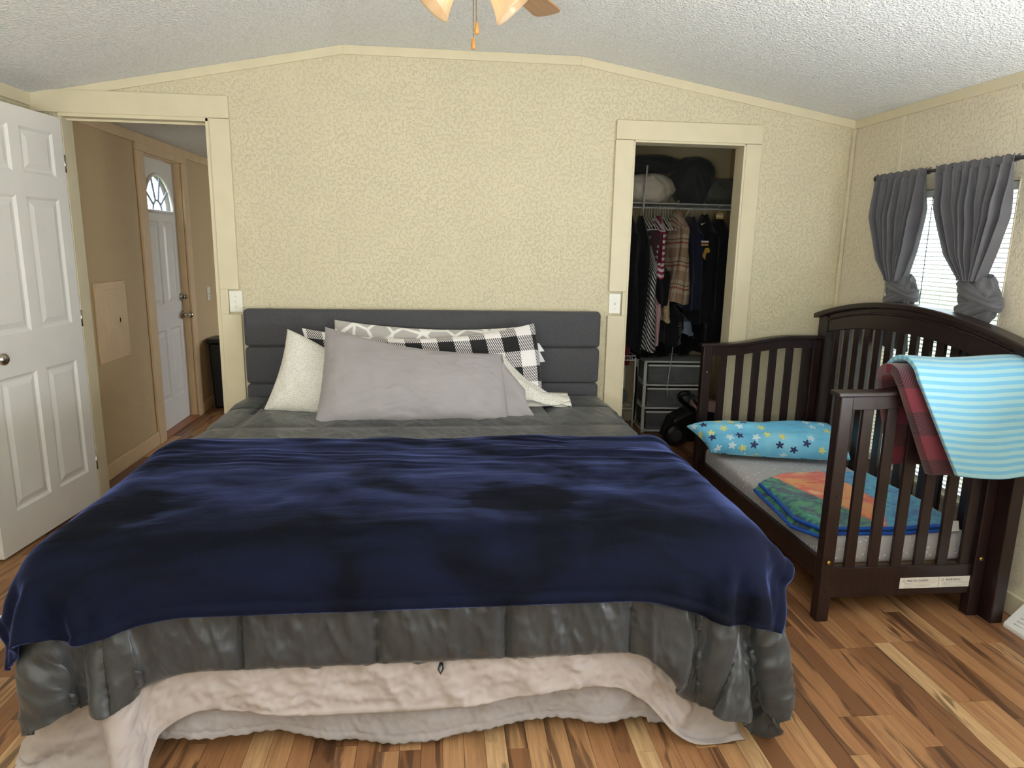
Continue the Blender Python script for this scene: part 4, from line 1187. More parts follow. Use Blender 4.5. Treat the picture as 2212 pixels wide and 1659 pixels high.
a1 = k.math('GREATER_THAN', k.math('FRACT', k.math('DIVIDE', s_[0], CK2*2)), 0.5); a2 = k.math('GREATER_THAN', k.math('FRACT', k.math('DIVIDE', k.math('ADD', s_[1], 0.02), CK2*2)), 0.5)
both = k.math('MULTIPLY', a1, a2); one = k.math('SUBTRACT', k.math('ADD', a1, a2), k.math('MULTIPLY', both, 2.0))
dg = k.math('GREATER_THAN', k.math('FRACT', k.math('MULTIPLY', k.math('ADD', s_[0], s_[1]), 90.0)), 0.42)
blk = k.math('MAXIMUM', both, k.math('MULTIPLY', one, dg))
k.inp('Base Color', k.mix(blk, rgb(92, 8, 28), rgb(15, 7, 10))); k.inp('Roughness', 0.9); k.inp('Sheen Weight', 0.35); k.bump(k.noise(v, 260, 2), 0.4, 0.004)
o = draped('hung_blanket', k.m, 0.066, 1.000, -1.545, 0.655, 0.655, lambda z, i: (1.770+(1.02-z)*0.25 if i else 1.765+max(0, 1.03-z)*0.42), lambda z, i: (2.20 if i else 2.225), 0.040, 0.004, 1.0, flare=0.025)
tag(o, 'red and black check blanket hung on the toddler bed end under the striped one', 'blanket')
k = NT('blue_striped_fleece'); v = k.coord('UV'); s_ = k.sep(v)
w_ = k.math('SINE', k.math('MULTIPLY', k.math('ADD', s_[1], k.math('MULTIPLY', k.noise(v, 3, 2), 0.01)), 2*PI/0.0285))
k.inp('Base Color', k.mix(k.ramp(k.math('ADD', k.math('MULTIPLY', w_, 0.5), 0.5), [(0.35, 0.0), (0.62, 1.0)]), rgb(108, 172, 206), rgb(150, 190, 198)))
k.inp('Roughness', 0.85); k.inp('Sheen Weight', 0.25); k.bump(k.noise(k.coord('UV', scale=(7, 4, 1)), 1, 4, 0.6), 0.25, 0.02)
M_STRB = k.m
o = draped('hung_blanket', M_STRB, 0.109, 1.004, -1.550, 0.90, 0.668, lambda z, i: 1.812+max(0, 1.04-z)*0.50, lambda z, i: 2.335+max(0, 1.05-z)*0.10, 0.020, 0.006, 2.4, flare=0.035)
tag(o, 'light blue and cream striped fleece blanket hung over the near end of the toddler bed', 'blanket')

# ------------------------------------------------------------------ window, blind, curtains
w1 = bpy.data.objects.new('window_1', None); link(w1); w1['kind'] = 'structure'
M_VINYL = simple('white_vinyl', rgb(232, 232, 230), 0.4, var=0.01)
fx0, fx1 = XR+0.060, XR+0.100
f = MB(); t_ = 0.035
f.box(fx0, fx1, WY0, WY0+t_, WZ0, WZ1); f.box(fx0, fx1, WY1-t_, WY1, WZ0, WZ1); f.box(fx0, fx1, WY0+t_, WY1-t_, WZ0, WZ0+t_); f.box(fx0, fx1, WY0+t_, WY1-t_, WZ1-t_, WZ1)
f.build('window_frame', M_VINYL, w1, bevel=0.003)
MB().box(fx0+0.004, fx1-0.006, WY0+t_, WY1-t_, 1.09, 1.13).build('meeting_rail', M_VINYL, w1, bevel=0.003)
for z0, z1 in ((WZ0+t_, 1.09), (1.13, WZ1-t_)):
    MB().box(fx0+0.016, fx0+0.020, WY0+t_, WY1-t_, z0, z1).build('pane', M_GLASS, w1)
l_ = MB(); l_.box(XR-0.002, fx0, WY0, WY0+0.008, WZ0, WZ1); l_.box(XR-0.002, fx0, WY1-0.008, WY1, WZ0, WZ1); l_.box(XR-0.002, fx0, WY0, WY1, WZ1-0.008, WZ1); l_.box(XR-0.012, fx0, WY0-0.01, WY1+0.01, WZ0-0.012, WZ0+0.006)
l_.build('window_reveal', M_TRIM, w1, bevel=0.002)
bl = thing('window_blind', 'white horizontal slat blind with open slats in the window behind the grey curtains', 'blind', (XR+0.030, 0, 0))
MB().box(-0.018, 0.018, WY0+0.012, WY1-0.012, WZ1-0.045, WZ1-0.010).build('head_rail', M_VINYL, bl, bevel=0.003)
MB().box(-0.012, 0.012, WY0+0.014, WY1-0.014, WZ0+0.012, WZ0+0.028).build('bottom_rail', M_VINYL, bl, bevel=0.003)
k = NT('blind_slat_white')
di = k.n('ShaderNodeBsdfDiffuse'); tr = k.n('ShaderNodeBsdfTranslucent'); mx = k.n('ShaderNodeMixShader')
di.inputs[0].default_value = rgb(236, 236, 232); tr.inputs[0].default_value = rgb(236, 236, 226); mx.inputs[0].default_value = 0.25
k.l(di.outputs[0], mx.inputs[1]); k.l(tr.outputs[0], mx.inputs[2]); k.l(mx.outputs[0], k.out.inputs[0])
sm = None
zz = WZ0+0.045
while zz < WZ1-0.055:
    if sm is None:
        q = MB(); pr = [(-0.0125, -0.0042), (-0.006, 0.0), (0.0, 0.0012), (0.006, 0.0004), (0.0125, -0.002)]
        for i in range(4):
            (xa, za_), (xb, zb_) = pr[i], pr[i+1]
            q.add([(xa, WY0+0.016, za_), (xb, WY0+0.016, zb_), (xb, WY1-0.016, zb_), (xa, WY1-0.016, za_)], [(0, 1, 2, 3)])
        so = q.build('slat', k.m, bl, smooth=True); sm = so.data; so.location = (0, 0, zz)
    else:
        so = bpy.data.objects.new('slat', sm); link(so, bl); so.location = (0, 0, zz)
    zz += 0.0212
M_CORD = simple('blind_cord', rgb(225, 225, 220), 0.7)
for y in (WY0+0.12, -0.86, WY1-0.12):
    for dx_ in (-0.0135, 0.0135):
        MB().tube([(dx_, y, WZ0+0.03), (dx_, y, WZ1-0.045)], 0.0009, 5).build('ladder_cord', M_CORD, bl)
MB().tube([(-0.022, -0.735, 0.85), (-0.022, -0.728, WZ1-0.04)], 0.0022, 6).build('tilt_wand', M_BLACKP, bl)

ROD_X, ROD_Z = 2.378, 1.912
rod = thing('curtain_rod', 'thin black curtain rod with round finial above the window', 'curtain rod', (ROD_X, 0, ROD_Z))
MB().tube([(0, -0.40, 0), (0, -1.46, 0)], 0.0085, 12).build('rod', M_BLACKM, rod, smooth=True)
MB().lathe([(0, -0.020), (0.010, -0.017), (0.017, -0.006), (0.017, 0.006), (0.010, 0.016), (0.007, 0.022), (0.007, 0.030)], 18, Matrix.Translation((0, -0.378, 0)) @ Matrix.Rotation(PI/2, 4, 'X')).build('finial', M_BLACKM, rod, smooth=True)
for y in (-0.392, -1.375):
    q = MB(); q.box(0.0, XR-ROD_X-0.002, y-0.006, y+0.006, -0.014, -0.008); q.box(XR-ROD_X-0.006, XR-ROD_X-0.0005, y-0.012, y+0.012, -0.035, 0.030)
    q.lathe([(0.013, -0.008), (0.013, 0.008)], 14, Matrix.Translation((0, y, 0)) @ Matrix.Rotation(PI/2, 4, 'X'))
    q.build('bracket', M_BLACKM, rod)
k = NT('slate_curtain'); v = k.coord('UV')
k.inp('Base Color', k.ramp(k.noise(v, 8, 3), [(0.3, rgb(98, 97, 102)), (0.7, rgb(110, 109, 114))])); k.inp('Roughness', 0.7); k.inp('Sheen Weight', 0.25); k.inp('Specular IOR Level', 0.3)
k.bump(k.noise(k.coord('UV', scale=(3, 500, 1)), 1, 2), 0.1, 0.002)
tl = k.n('ShaderNodeBsdfTranslucent'); tl.inputs[0].default_value = rgb(140, 136, 142)
ms = k.n('ShaderNodeMixShader'); ms.inputs[0].default_value = 0.16
k.l(k.bsdf.outputs[0], ms.inputs[1]); k.l(tl.outputs[0], ms.inputs[2]); k.l(ms.outputs[0], k.out.inputs[0])
M_CURT = k.m
def curtain(label, zL, yL, zR, yR, ztop, zk, kc, kw, kh, nf, seed, tail):
    t = thing('curtain', label, 'curtain', (0, 0, 0), group=None)
    nu, nv = 220, 90
    s = np.linspace(0, 1, nu); zz_ = np.linspace(ztop, zk, nv)
    P = np.zeros((nv, nu, 3)); Vv = np.zeros((nv, nu)); Uu = np.tile(s[None]*1.0, (nv, 1))
    for j, z in enumerate(zz_):
        a = np.interp(-z, [-q for q in zL], yL); b = np.interp(-z, [-q for q in zR], yR)
        wd = abs(b-a); tt = (ztop-z)/(ztop-zk)
        pocket = max(0, 1-abs(z-ROD_Z)/0.020)
        gather = 0.012+0.024*smooth01((tt-0.05)/0.4)*(1-0.35*tt)
        ph = s*nf*2*PI+1.6*vnoise(s*5+seed, s*0+tt*1.2, seed)
        d = np.sin(ph)*gather+0.35*gather*np.sin(ph*2.3+seed+tt*2)
        pl = 0.30*np.cos(ph)*wd/nf/2
        P[j, :, 1] = a+(b-a)*s+pl*(-1 if b < a else 1)*0.5
        P[j, :, 0] = ROD_X-0.012-d*(0.5 if tt < 0.06 else 1.0)+0.012*tt
        P[j, :, 2] = z+0.003*np.sin(s*nf*12)*max(0, 1-tt*14)
        Vv[j] = tt*0.55
    # bulge of the stitched pocket round the rod
    for j, z in enumerate(zz_):
        if z > ROD_Z-0.018: P[j, :, 0] = np.minimum(P[j, :, 0], ROD_X-0.011-0.004*np.sin(s*nf*2*PI))
    grid_obj('panel', P, M_CURT, t, uv=(Uu*0.6, Vv), solid=0.002)
    # back of the rod pocket
    Q = P[:6].copy(); Q[..., 0] = ROD_X+0.012+0.004*np.sin(s*nf*2*PI)[None]; grid_obj('rod_pocket', Q, M_CURT, t, uv=(Uu[:6], Vv[:6]), solid=0.0015)
    # knot: wrapped bundle with twisting folds and a diagonal band across
    ky, kz = kc; nu2, nv2 = 90, 60
    a = np.linspace(0, 2*PI, nu2, endpoint=False); u = np.linspace(0, 1, nv2); A, Uq = np.meshgrid(a, u)
    prof = np.interp(u, [0, 0.12, 0.35, 0.6, 0.85, 1.0], [0.52, 0.74, 1.0, 0.98, 0.80, 0.50])[:, None]
    tw = A*5+Uq*7+2*vnoise(A/(2*PI)*6, Uq*2, seed)
    R = prof*(1+0.085*np.sin(tw)+0.05*np.sin(A*9-Uq*11))
    Pk = np.stack([2.402-R*0.044*np.cos(A), ky+R*kw*np.sin(A), kz+kh*(1-2*Uq)+0.010*np.sin(A*2+1)], -1)
    grid_obj('knot', Pk, M_CURT, t, uv=(A*0.05, Uq*0.2), closed_u=True)
    # wraps
    for (tilt, hw, off, g) in ((0.42, 0.036, 0.030, 1.06), (-0.35, 0.034, -0.040, 1.08)):
        ww = np.linspace(-1, 1, 14); A2, Wv = np.meshgrid(a, ww)
        R2 = g*(1+0.10*np.sqrt(np.maximum(1-Wv**2, 0))+0.035*np.sin(Wv*8+A2*2))
        zloc = off+hw*Wv*(1+0.25*np.sin(A2))
        zsh = tilt*kw*np.sin(A2)
        fr_ = np.interp(zloc/kh, [-1, -0.7, 0.2, 0.7, 1.0], [0.55, 0.85, 1.0, 0.82, 0.55])
        Pw = np.stack([2.401-R2*fr_*0.044*np.cos(A2), ky+R2*fr_*kw*np.sin(A2), kz+zloc+zsh], -1)
        grid_obj('knot_wrap', Pw, M_CURT, t, uv=(A2*0.05, Wv*0.05), closed_u=True, solid=0.004)
    # tail below the knot
    nv3 = 30; Zt = np.linspace(kz-kh*0.9, tail, nv3); P3 = np.zeros((nv3, 60, 3)); s3 = np.linspace(0, 1, 60)
    for j, z in enumerate(Zt):
        tt = j/(nv3-1); wd = kw*(0.55+0.5*tt)
        P3[j, :, 1] = ky+wd*(2*s3-1); P3[j, :, 0] = 2.405+0.012*np.sin(s3*5*2*PI+seed); P3[j, :, 2] = z
    grid_obj('tail', P3, M_CURT, t, uv=(np.tile(s3*0.3, (nv3, 1)), np.tile(np.linspace(0, .3, nv3)[:, None], (1, 60))), solid=0.002)
    return t
curtain('grey curtain tied in a low knot at the far side of the window', [1.93, 1.878, 1.706, 1.484, 1.389], [-0.400, -0.400, -0.414, -0.500, -0.585], [1.93, 1.891, 1.736, 1.535, 1.382], [-0.780, -0.778, -0.790, -0.745, -0.690], 1.930, 1.375, (-0.665, 1.320), 0.108, 0.085, 7, 4, 1.02)
curtain('wider grey curtain tied in a big knot nearer the camera', [1.93, 1.906, 1.731, 1.516, 1.41], [-0.845, -0.850, -0.905, -1.010, -1.110], [1.93, 1.906, 1.804, 1.673, 1.539, 1.408], [-1.305, -1.304, -1.306, -1.297, -1.255, -1.205], 1.930, 1.40, (-1.190, 1.318), 0.112, 0.108, 8, 9, 1.05)

# ------------------------------------------------------------------ floor register by the near baseboard
rg = thing('baseboard_register', 'white metal baseboard register with curved louvres on the floor under the right wall', 'vent', (0, 0, 0))
MB().prism([(2.336, 0.0), (2.437, 0.0), (2.437, 0.118), (2.428, 0.118), (2.336, 0.018)], 'y', -2.10, -1.662).build('housing', M_VINYL, rg, bevel=0.003)
sn = Vector((0.100, 0, 0.092)).normalized(); nn = Vector((-0.092, 0, 0.100)).normalized()
for i in range(7):
    p = []
    for q in range(13):
        y = -1.700-(q/12)*0.36
        s0 = 0.022+i*0.0145+0.016*math.sin(q/12*PI)*0 
        c_ = Vector((2.338, y, 0.020))+sn*(0.018+i*0.0165)+nn*0.002
        c_ += sn*(0.012*math.sin((q/12)*PI))
        p.append(tuple(c_))
    MB().tube(p, 0.0036, 6).build('louvre', M_VINYL, rg, smooth=True)

# ------------------------------------------------------------------ ceiling fan with light kit
FX, FY = 0.105, -1.75
fan = thing('ceiling_fan', 'ceiling fan with wooden blades and peach glass light shades, seen at the top edge', 'ceiling fan', (FX, FY, 0))
M_FANM = simple('antique_brass', rgb(150, 116, 70), 0.35, metal=0.9, var=0.03)
MB().lathe([(0.012, 2.556), (0.075, 2.555), (0.078, 2.53), (0.055, 2.505), (0.02, 2.495), (0.016, 2.47), (0.06, 2.465), (0.115, 2.45), (0.125, 2.42), (0.115, 2.375), (0.075, 2.355), (0.04, 2.35)], 32).build('motor_housing', M_FANM, fan, smooth=True)
MB().lathe([(0.05, 2.352), (0.062, 2.335), (0.06, 2.30), (0.04, 2.275), (0.016, 2.262), (0, 2.260)], 28).build('light_fitter', M_FANM, fan, smooth=True)
k = NT('fan_blade_oak'); g = k.noise(k.coord('Object', scale=(3, 60, 20)), 1.0, 4, 0.6, 0.6)
k.inp('Base Color', k.ramp(g, [(0.3, rgb(170, 122, 82)), (0.7, rgb(196, 148, 104))])); k.inp('Roughness', 0.4)
M_BLADE = k.m
for i in range(4):
    a = math.radians(60+90*i)
    bm_ = MB()
    out = [(0.17, -0.045), (0.24, -0.058), (0.52, -0.078), (0.560, -0.076), (0.588, -0.062), (0.640, 0.0), (0.672, 0.050), (0.676, 0.066), (0.660, 0.078), (0.24, 0.058), (0.17, 0.045)]
    bm_.prism(out, 'z', -0.003, 0.003)
    bo = bm_.build('blade', M_BLADE, fan, bevel=0.0015)
    bo.matrix_local = Matrix.Translation((0, 0, 2.392)) @ Matrix.Rotation(a, 4, 'Z') @ Matrix.Rotation(math.radians(11), 4, 'X')
    ir = MB().prism([(0.09, -0.018), (0.17, -0.03), (0.23, -0.022), (0.23, 0.022), (0.17, 0.03), (0.09, 0.018)], 'z', 0.003, 0.009).build('blade_iron', M_FANM, fan, bevel=0.002)
    ir.matrix_local = bo.matrix_local.copy()
k = NT('peach_glass')
n_ = k.noise(k.coord('Object', scale=(6, 6, 2)), 3.0, 4, 0.6, 1.2)
colp = k.ramp(n_, [(0.3, rgb(246, 220, 184)), (0.7, rgb(250, 236, 212))])
tl = k.n('ShaderNodeBsdfTranslucent'); k.l(colp, tl.inputs[0]); k.inp('Base Color', colp); k.inp('Roughness', 0.25)
ms = k.n('ShaderNodeMixShader'); ms.inputs[0].default_value = 0.62
k.l(k.bsdf.outputs[0], ms.inputs[1]); k.l(tl.outputs[0], ms.inputs[2]); k.l(ms.outputs[0], k.out.inputs[0])
M_SHADE = k.m
k = NT('lit_bulb'); k.inp('Emission Color', (1.0, 0.80, 0.55, 1)); k.inp('Emission Strength', 3.2); k.inp('Base Color', (1, 0.9, 0.8, 1)); M_BULB = k.m
for i in range(2):
    a = math.radians(2+180*i)
    ax = Matrix.Translation((0.052*math.cos(a), 0.052*math.sin(a), 2.330)) @ Matrix.Rotation(a, 4, 'Z') @ Matrix.Rotation(math.radians(180-42), 4, 'Y')
    pr = [(0.026, 0.0), (0.030, 0.012), (0.040, 0.035), (0.050, 0.062), (0.060, 0.090), (0.074, 0.116), (0.078, 0.122)]
    so = MB().lathe([(r_, z_) for r_, z_ in pr], 36)
    vs_, fs_ = so.v, [q for q in so.f if len(q) == 4]
    so.f = fs_
    ob = so.build('lamp_shade', M_SHADE, fan, smooth=True); ob.matrix_local = ax
    md = ob.modifiers.new('thickness', 'SOLIDIFY'); md.thickness = 0.004; md.offset = 1
    bu = MB().lathe([(0, 0.03), (0.012, 0.032), (0.014, 0.05), (0.024, 0.07), (0.026, 0.085), (0.018, 0.102), (0, 0.108)], 18).build('bulb', M_BULB, fan, smooth=True); bu.matrix_local = ax
    MB().lathe([(0.0, -0.03), (0.022, -0.028), (0.030, 0.0), (0.028, 0.016)], 20).build('shade_holder', M_FANM, fan, smooth=True).matrix_local = ax
M_FOB = simple('turned_wood', rgb(196, 140, 72), 0.4, var=0.06)
for (dx_, dy_, zb_) in ((0.012, -0.012, 2.150), (0.004, 0.03, 2.118)):
    ch = MB(); z_ = zb_+0.036
    ch.tube([(dx_, dy_, z_), (dx_*0.7, dy_, 2.29)], 0.0009, 5)
    while z_ < 2.285:
        ch.lathe([(0, -0.0019), (0.0016, -0.001), (0.0019, 0), (0.0016, 0.001), (0, 0.0019)], 6, Matrix.Translation((dx_*(1-0.3*(z_-zb_)/(2.29-zb_)), dy_, z_))); z_ += 0.0052
    cho = ch.build('pull_chain', M_FANM, fan, smooth=True)
    MB().lathe([(0, zb_), (0.0055, zb_+0.001), (0.0082, zb_+0.008), (0.0075, zb_+0.018), (0.0045, zb_+0.031), (0.002, zb_+0.036), (0, zb_+0.037)], 14, Matrix.Translation((dx_, dy_, 0))).build('fob', M_FOB, cho, smooth=True)

# ------------------------------------------------------------------ things in the closet
SH_Y0, SH_Y1, SH_Z = 1.30, 1.70, 1.862
M_CLOTHK = fabric('black_cloth', rgb(20, 20, 23), 0.9, 600, 0.1, 0.1, 0.1)
shelf = thing('wire_shelf', 'white wire closet shelf with hanging rail carrying the clothes', 'shelf', (0, 0, SH_Z))
MB().tube([(CLX0+0.002, SH_Y0, 0), (CLX1-0.002, SH_Y0, 0)], 0.005, 8).build('front_wire', M_WIRE, shelf)
MB().tube([(CLX0+0.002, SH_Y0, -0.035), (CLX1-0.002, SH_Y0, -0.035)], 0.006, 8).build('hanging_rail', M_WIRE, shelf)
MB().tube([(CLX0+0.002, SH_Y1, 0), (CLX1-0.002, SH_Y1, 0)], 0.005, 8).build('back_wire', M_WIRE, shelf)
q = MB(); x = CLX0+0.02
while x < CLX1: q.tube([(x, SH_Y0, 0.004), (x, SH_Y1, 0.004)], 0.0018, 4); x += 0.0254
q.build('cross_wires', M_WIRE, shelf, kind='stuff')
for x in (1.30, 1.95):
    MB().tube([(x, SH_Y0, -0.035), (x, CLY-0.002, -0.33)], 0.006, 6).build('brace', M_WIRE, shelf)
pole = MB().tube([(1.565, 1.262, 1.80), (1.578, 1.256, 2.135)], 0.0075, 10).build('pole', M_WIRE, None, smooth=True)
tag(pole, 'white pole standing upright in front of the closet shelf', 'pole')
def bundle(label, c, r, mat, seed, cat='bundle', name='cloth_bundle', rough=0.25):
    nu, nv = 72, 44
    a = np.linspace(0, 2*PI, nu, endpoint=False); u = np.linspace(0.0, 1, nv); A, U_ = np.meshgrid(a, u)
    ph = U_*PI
    R = 1+rough*(fbm(A*1.9/PI*2+seed, U_*3, seed, 4)-0.5)*np.sin(ph)+0.24*(ridge(np.cos(A)*2.5+U_*4+seed, np.sin(A)*2.5+U_*2, seed+3, 4)-0.55)*np.sin(ph)
    se = lambda v_, e: np.sign(v_)*np.abs(v_)**e
    X = c[0]+r[0]*R*se(np.sin(ph), 0.8)*np.cos(A); Y = c[1]+r[1]*R*se(np.sin(ph), 0.8)*np.sin(A)
    Z = c[2]+r[2]*R*se(-np.cos(ph), 0.9)
    Z = np.maximum(Z, c[2]-r[2]*0.93)
    o = grid_obj(name, np.stack([X, Y, Z], -1), mat, None, uv=(A*0.2, U_*0.5), closed_u=True)
    return tag(o, label, cat)
M_BEIGE = fabric('beige_bedding', rgb(230, 220, 200), 0.85, 600, 0.1)
M_GREYD = fabric('dark_grey_bag', rgb(62, 62, 60), 0.8, 600, 0.1)
M_OLIVE = fabric('olive_grey_cloth', rgb(92, 92, 84), 0.85, 600, 0.1)
zs_ = SH_Z+0.012
bundle('crumpled beige bedding heaped at the left of the closet shelf', (1.66, 1.46, zs_+0.105), (0.20, 0.17, 0.118), M_BEIGE, 2, rough=0.45)
bundle('dark grey bag stuffed on the closet shelf beside the beige bedding', (2.02, 1.50, zs_+0.175), (0.17, 0.17, 0.185), M_GREYD, 5, 'bag', 'cloth_bag')
bundle('olive grey folded cloth at the right end of the closet shelf', (2.26, 1.46, zs_+0.095), (0.16, 0.16, 0.10), M_OLIVE, 9)
bundle('flat dark bag lying on top of the beige bedding near the closet ceiling', (1.70, 1.54, zs_+0.295), (0.24, 0.17, 0.075), M_GREYD, 12, 'bag', 'cloth_bag')

def garment(label, x, ztop, zbot, w, mat, seed, tilt=0.0, y0=1.10, y1=1.50, hanger=True, flare=0.2, cat='shirt', name='shirt', dx=0.0):
    """a garment hung edge-on to the room: thin in x, shoulder width along y"""
    t = thing(name, label, cat, (0, 0, 0), group=None)
    nu, nv = 64, 56
    a = np.linspace(0, 2*PI, nu, endpoint=False); u = np.linspace(0, 1, nv); A, U_ = np.meshgrid(a, u)
    yc, hy = (y0+y1)/2, (y1-y0)/2
    sh = smooth01(U_/0.10)**0.6
    HY = hy*(0.22+0.78*sh)*(1+0.10*flare*U_); HX_ = w/2*(0.35+0.65*smooth01(U_/0.14))*(1+flare*U_)
    fold = 0.30*np.sin(A*4+U_*2.2+seed)*smooth01(U_*2.5)+0.2*np.sin(A*7-U_*3+seed*2)*smooth01(U_*2)
    fold = fold+0.45*(fbm(A*1.3+seed, U_*5, seed, 3)-0.5)
    se = lambda v_, e: np.sign(v_)*np.abs(v_)**e
    X = x+tilt*(U_)+dx*np.sin(U_*PI)+HX_*(1+fold)*se(np.cos(A), 0.8)
    Y = yc+HY*se(np.sin(A), 0.75)*(1+0.06*fold)
    slope = 0.09*smooth01(np.abs(Y-yc)/hy)*(1-smooth01((U_-0.02)/0.25))
    Z = ztop+(zbot-ztop)*U_-slope+0.012*np.sin(A*3+seed)*U_
    grid_obj('cloth', np.stack([X, Y, Z], -1), mat, t, uv=(A/(2*PI)*(4*hy), (1-U_)*(ztop-zbot)), closed_u=True)
    if hanger:
        hk = [(x, yc, ztop-0.02), (x, yc, ztop+0.035)]+[(x, yc+0.018*math.cos(b_)-0.018, ztop+0.05+0.018*math.sin(b_)) for b_ in np.linspace(-0.6, PI*1.05, 9)]
        MB().tube(hk, 0.0022, 6).build('hanger_hook', M_WIRE, t, smooth=True)
    return t
def stripes(name, ca, cb, per, ang=0.0, duty=0.5):
    k = NT(name); v = k.coord('UV'); s_ = k.sep(v)
    w_ = k.math('ADD', k.math('MULTIPLY', s_[1], math.cos(ang)), k.math('MULTIPLY', s_[0], math.sin(ang)))
    w_ = k.math('ADD', w_, k.math('MULTIPLY', k.noise(v, 4, 2), 0.02))
    f = k.math('GREATER_THAN', k.math('FRACT', k.math('DIVIDE', w_, per)), duty)
    k.inp('Base Color', k.mix(f, ca, cb)); k.inp('Roughness', 0.85)
    return k.m
M_BWS = stripes('black_white_stripes', rgb(18, 18, 20), rgb(214, 212, 210), 0.030, 0.6)
M_RWS = stripes('red_white_stripes', rgb(150, 40, 70), rgb(214, 206, 206), 0.042)
M_PKS = stripes('pink_white_stripes', rgb(176, 80, 104), rgb(216, 208, 206), 0.03, PI/2)
k = NT('tan_plaid'); v = k.coord('UV'); s_ = k.sep(v)
def pl(c, per, lo, hi): 
    f = k.math('FRACT', k.math('DIVIDE', c, per)); return k.math('MULTIPLY', k.math('GREATER_THAN', f, lo), k.math('LESS_THAN', f, hi))
base = k.mix(k.math('MULTIPLY', k.math('ADD', pl(s_[0], 0.17, 0.0, 0.42), pl(s_[1], 0.17, 0.0, 0.42)), 0.5), rgb(206, 188, 164), rgb(160, 130, 102))
base = k.mix(k.math('MAXIMUM', pl(s_[0], 0.17, 0.64, 0.70), pl(s_[1], 0.17, 0.60, 0.68)), base, rgb(164, 100, 84))
base = k.mix(k.math('MAXIMUM', pl(s_[0], 0.17, 0.78, 0.81), pl(s_[1], 0.17, 0.78, 0.82)), base, rgb(120, 88, 74))
k.inp('Base Color', base); k.inp('Roughness', 0.85); M_PLAID = k.m
k = NT('leopard_print'); v = k.coord('UV')
k.inp('Base Color', k.mix(k.ramp(k.voro(v, 60), [(0.25, 1.0), (0.34, 0.0)]), rgb(186, 164, 126), rgb(40, 32, 28))); k.inp('Roughness', 0.8); M_LEO = k.m
k = NT('black_white_dots'); v = k.coord('UV')
k.inp('Base Color', k.mix(k.ramp(k.voro(v, 75, rnd=0.3), [(0.22, 1.0), (0.27, 0.0)]), rgb(16, 16, 18), rgb(220, 220, 216))); k.inp('Roughness', 0.8); M_DOTS = k.m
M_NAVY = fabric('navy_cloth', rgb(30, 32, 52), 0.9, 600, 0.1)
M_MAROON = fabric('maroon_cloth', rgb(96, 26, 44), 0.9, 600, 0.1)
M_DENIM = fabric('light_denim', rgb(128, 142, 162), 0.9, 600, 0.1)
M_REDC = fabric('dull_red_cloth', rgb(120, 34, 46), 0.9, 600, 0.1)
zt_ = SH_Z-0.075
garment('black coat at the left end of the closet rail', 1.455, zt_, 0.78, 0.115, M_CLOTHK, 1, y0=1.06, name='coat', cat='coat')
garment('second black coat from the left on the closet rail, before the striped shirt', 1.560, zt_-0.02, 0.72, 0.070, M_CLOTHK, 4, y0=1.10, name='coat', cat='coat')
garment('black and white diagonally striped shirt hanging in the closet', 1.628, zt_-0.24, 0.74, 0.055, M_BWS, 2, tilt=-0.02, y0=1.04, flare=0.9)
garment('red and white striped shirt hanging in the closet left of the plaid shirt', 1.688, zt_-0.02, 1.30, 0.060, M_RWS, 3, y0=1.07, tilt=-0.015)
garment('maroon shirt tucked behind the red striped shirt', 1.660, zt_-0.09, 1.40, 0.030, M_MAROON, 7, y0=1.05)
garment('pink and white striped long garment showing below the black shirt in the closet', 1.668, 1.20, 0.78, 0.050, M_PKS, 5, y0=1.05, hanger=False, name='dress', cat='dress')
garment('black shirt between the striped shirts and the plaid shirt', 1.722, zt_-0.35, 1.08, 0.062, M_CLOTHK, 6, y0=1.06)
garment('tan and red plaid flannel shirt hanging forward in the closet', 1.830, zt_+0.03, 1.115, 0.085, M_PLAID, 8, tilt=-0.02, y0=1.00, flare=0.75, dx=0.01)
garment('leopard print scarf hanging under the plaid shirt hem', 1.745, 1.20, 0.965, 0.050, M_LEO, 9, y0=1.06, hanger=False, name='scarf', cat='scarf')
garment('black top with white dots low in the closet under the plaid shirt', 1.830, 1.10, 0.78, 0.11, M_CLOTHK, 10, y0=1.08, hanger=False, name='top', cat='top')
garment('narrow black garment with white polka dots in the closet', 1.850, 1.02, 0.80, 0.030, M_DOTS, 11, y0=1.05, hanger=False, name='dress', cat='dress')
nv_ = garment('navy hooded sweatshirt hanging right of the plaid shirt', 1.960, zt_-0.02, 1.06, 0.085, M_NAVY, 12, y0=1.05, name='sweatshirt', cat='sweatshirt')
sw = MB().prism([(1.937, 1.700), (1.944, 1.694), (1.972, 1.716), (1.946, 1.703), (1.940, 1.710)], 'y', 1.010, 1.014).build('emblem', M_PAPER, nv_); sw['label'] = 'small white tick-shaped emblem'
jb_ = garment('black jersey with gold and white sleeve bands at the right of the closet rail', 2.060, zt_, 0.95, 0.12, M_CLOTHK, 13, y0=1.05, name='jersey', cat='jersey')
M_GOLD = simple('gold_band', rgb(190, 150, 60), 0.8)
for z, m_ in ((1.575, M_PAPER), (1.552, M_GOLD), (1.78, M_GOLD), (1.765, M_PAPER), (1.75, M_GOLD)):
    x_ = 1.985 if z < 1.7 else 2.085
    MB().box(x_-0.028, x_+0.028, 1.030, 1.036, z-0.007, z+0.007).build('sleeve_band', m_, jb_)
MB().prism([(1.972, 1.47), (1.99, 1.53), (2.02, 1.53), (2.03, 1.50), (2.00, 1.49), (1.995, 1.44)], 'y', 1.028, 1.034).build('gold_print', M_GOLD, jb_)
garment('light denim legs hanging low behind the navy sweatshirt', 1.930, 1.00, 0.86, 0.10, M_DENIM, 14, y0=1.12, hanger=False, name='jeans', cat='jeans')
garment('black long coat at the right end of the closet rail', 2.175, zt_, 0.80, 0.12, M_CLOTHK, 15, y0=1.05, name='coat', cat='coat')
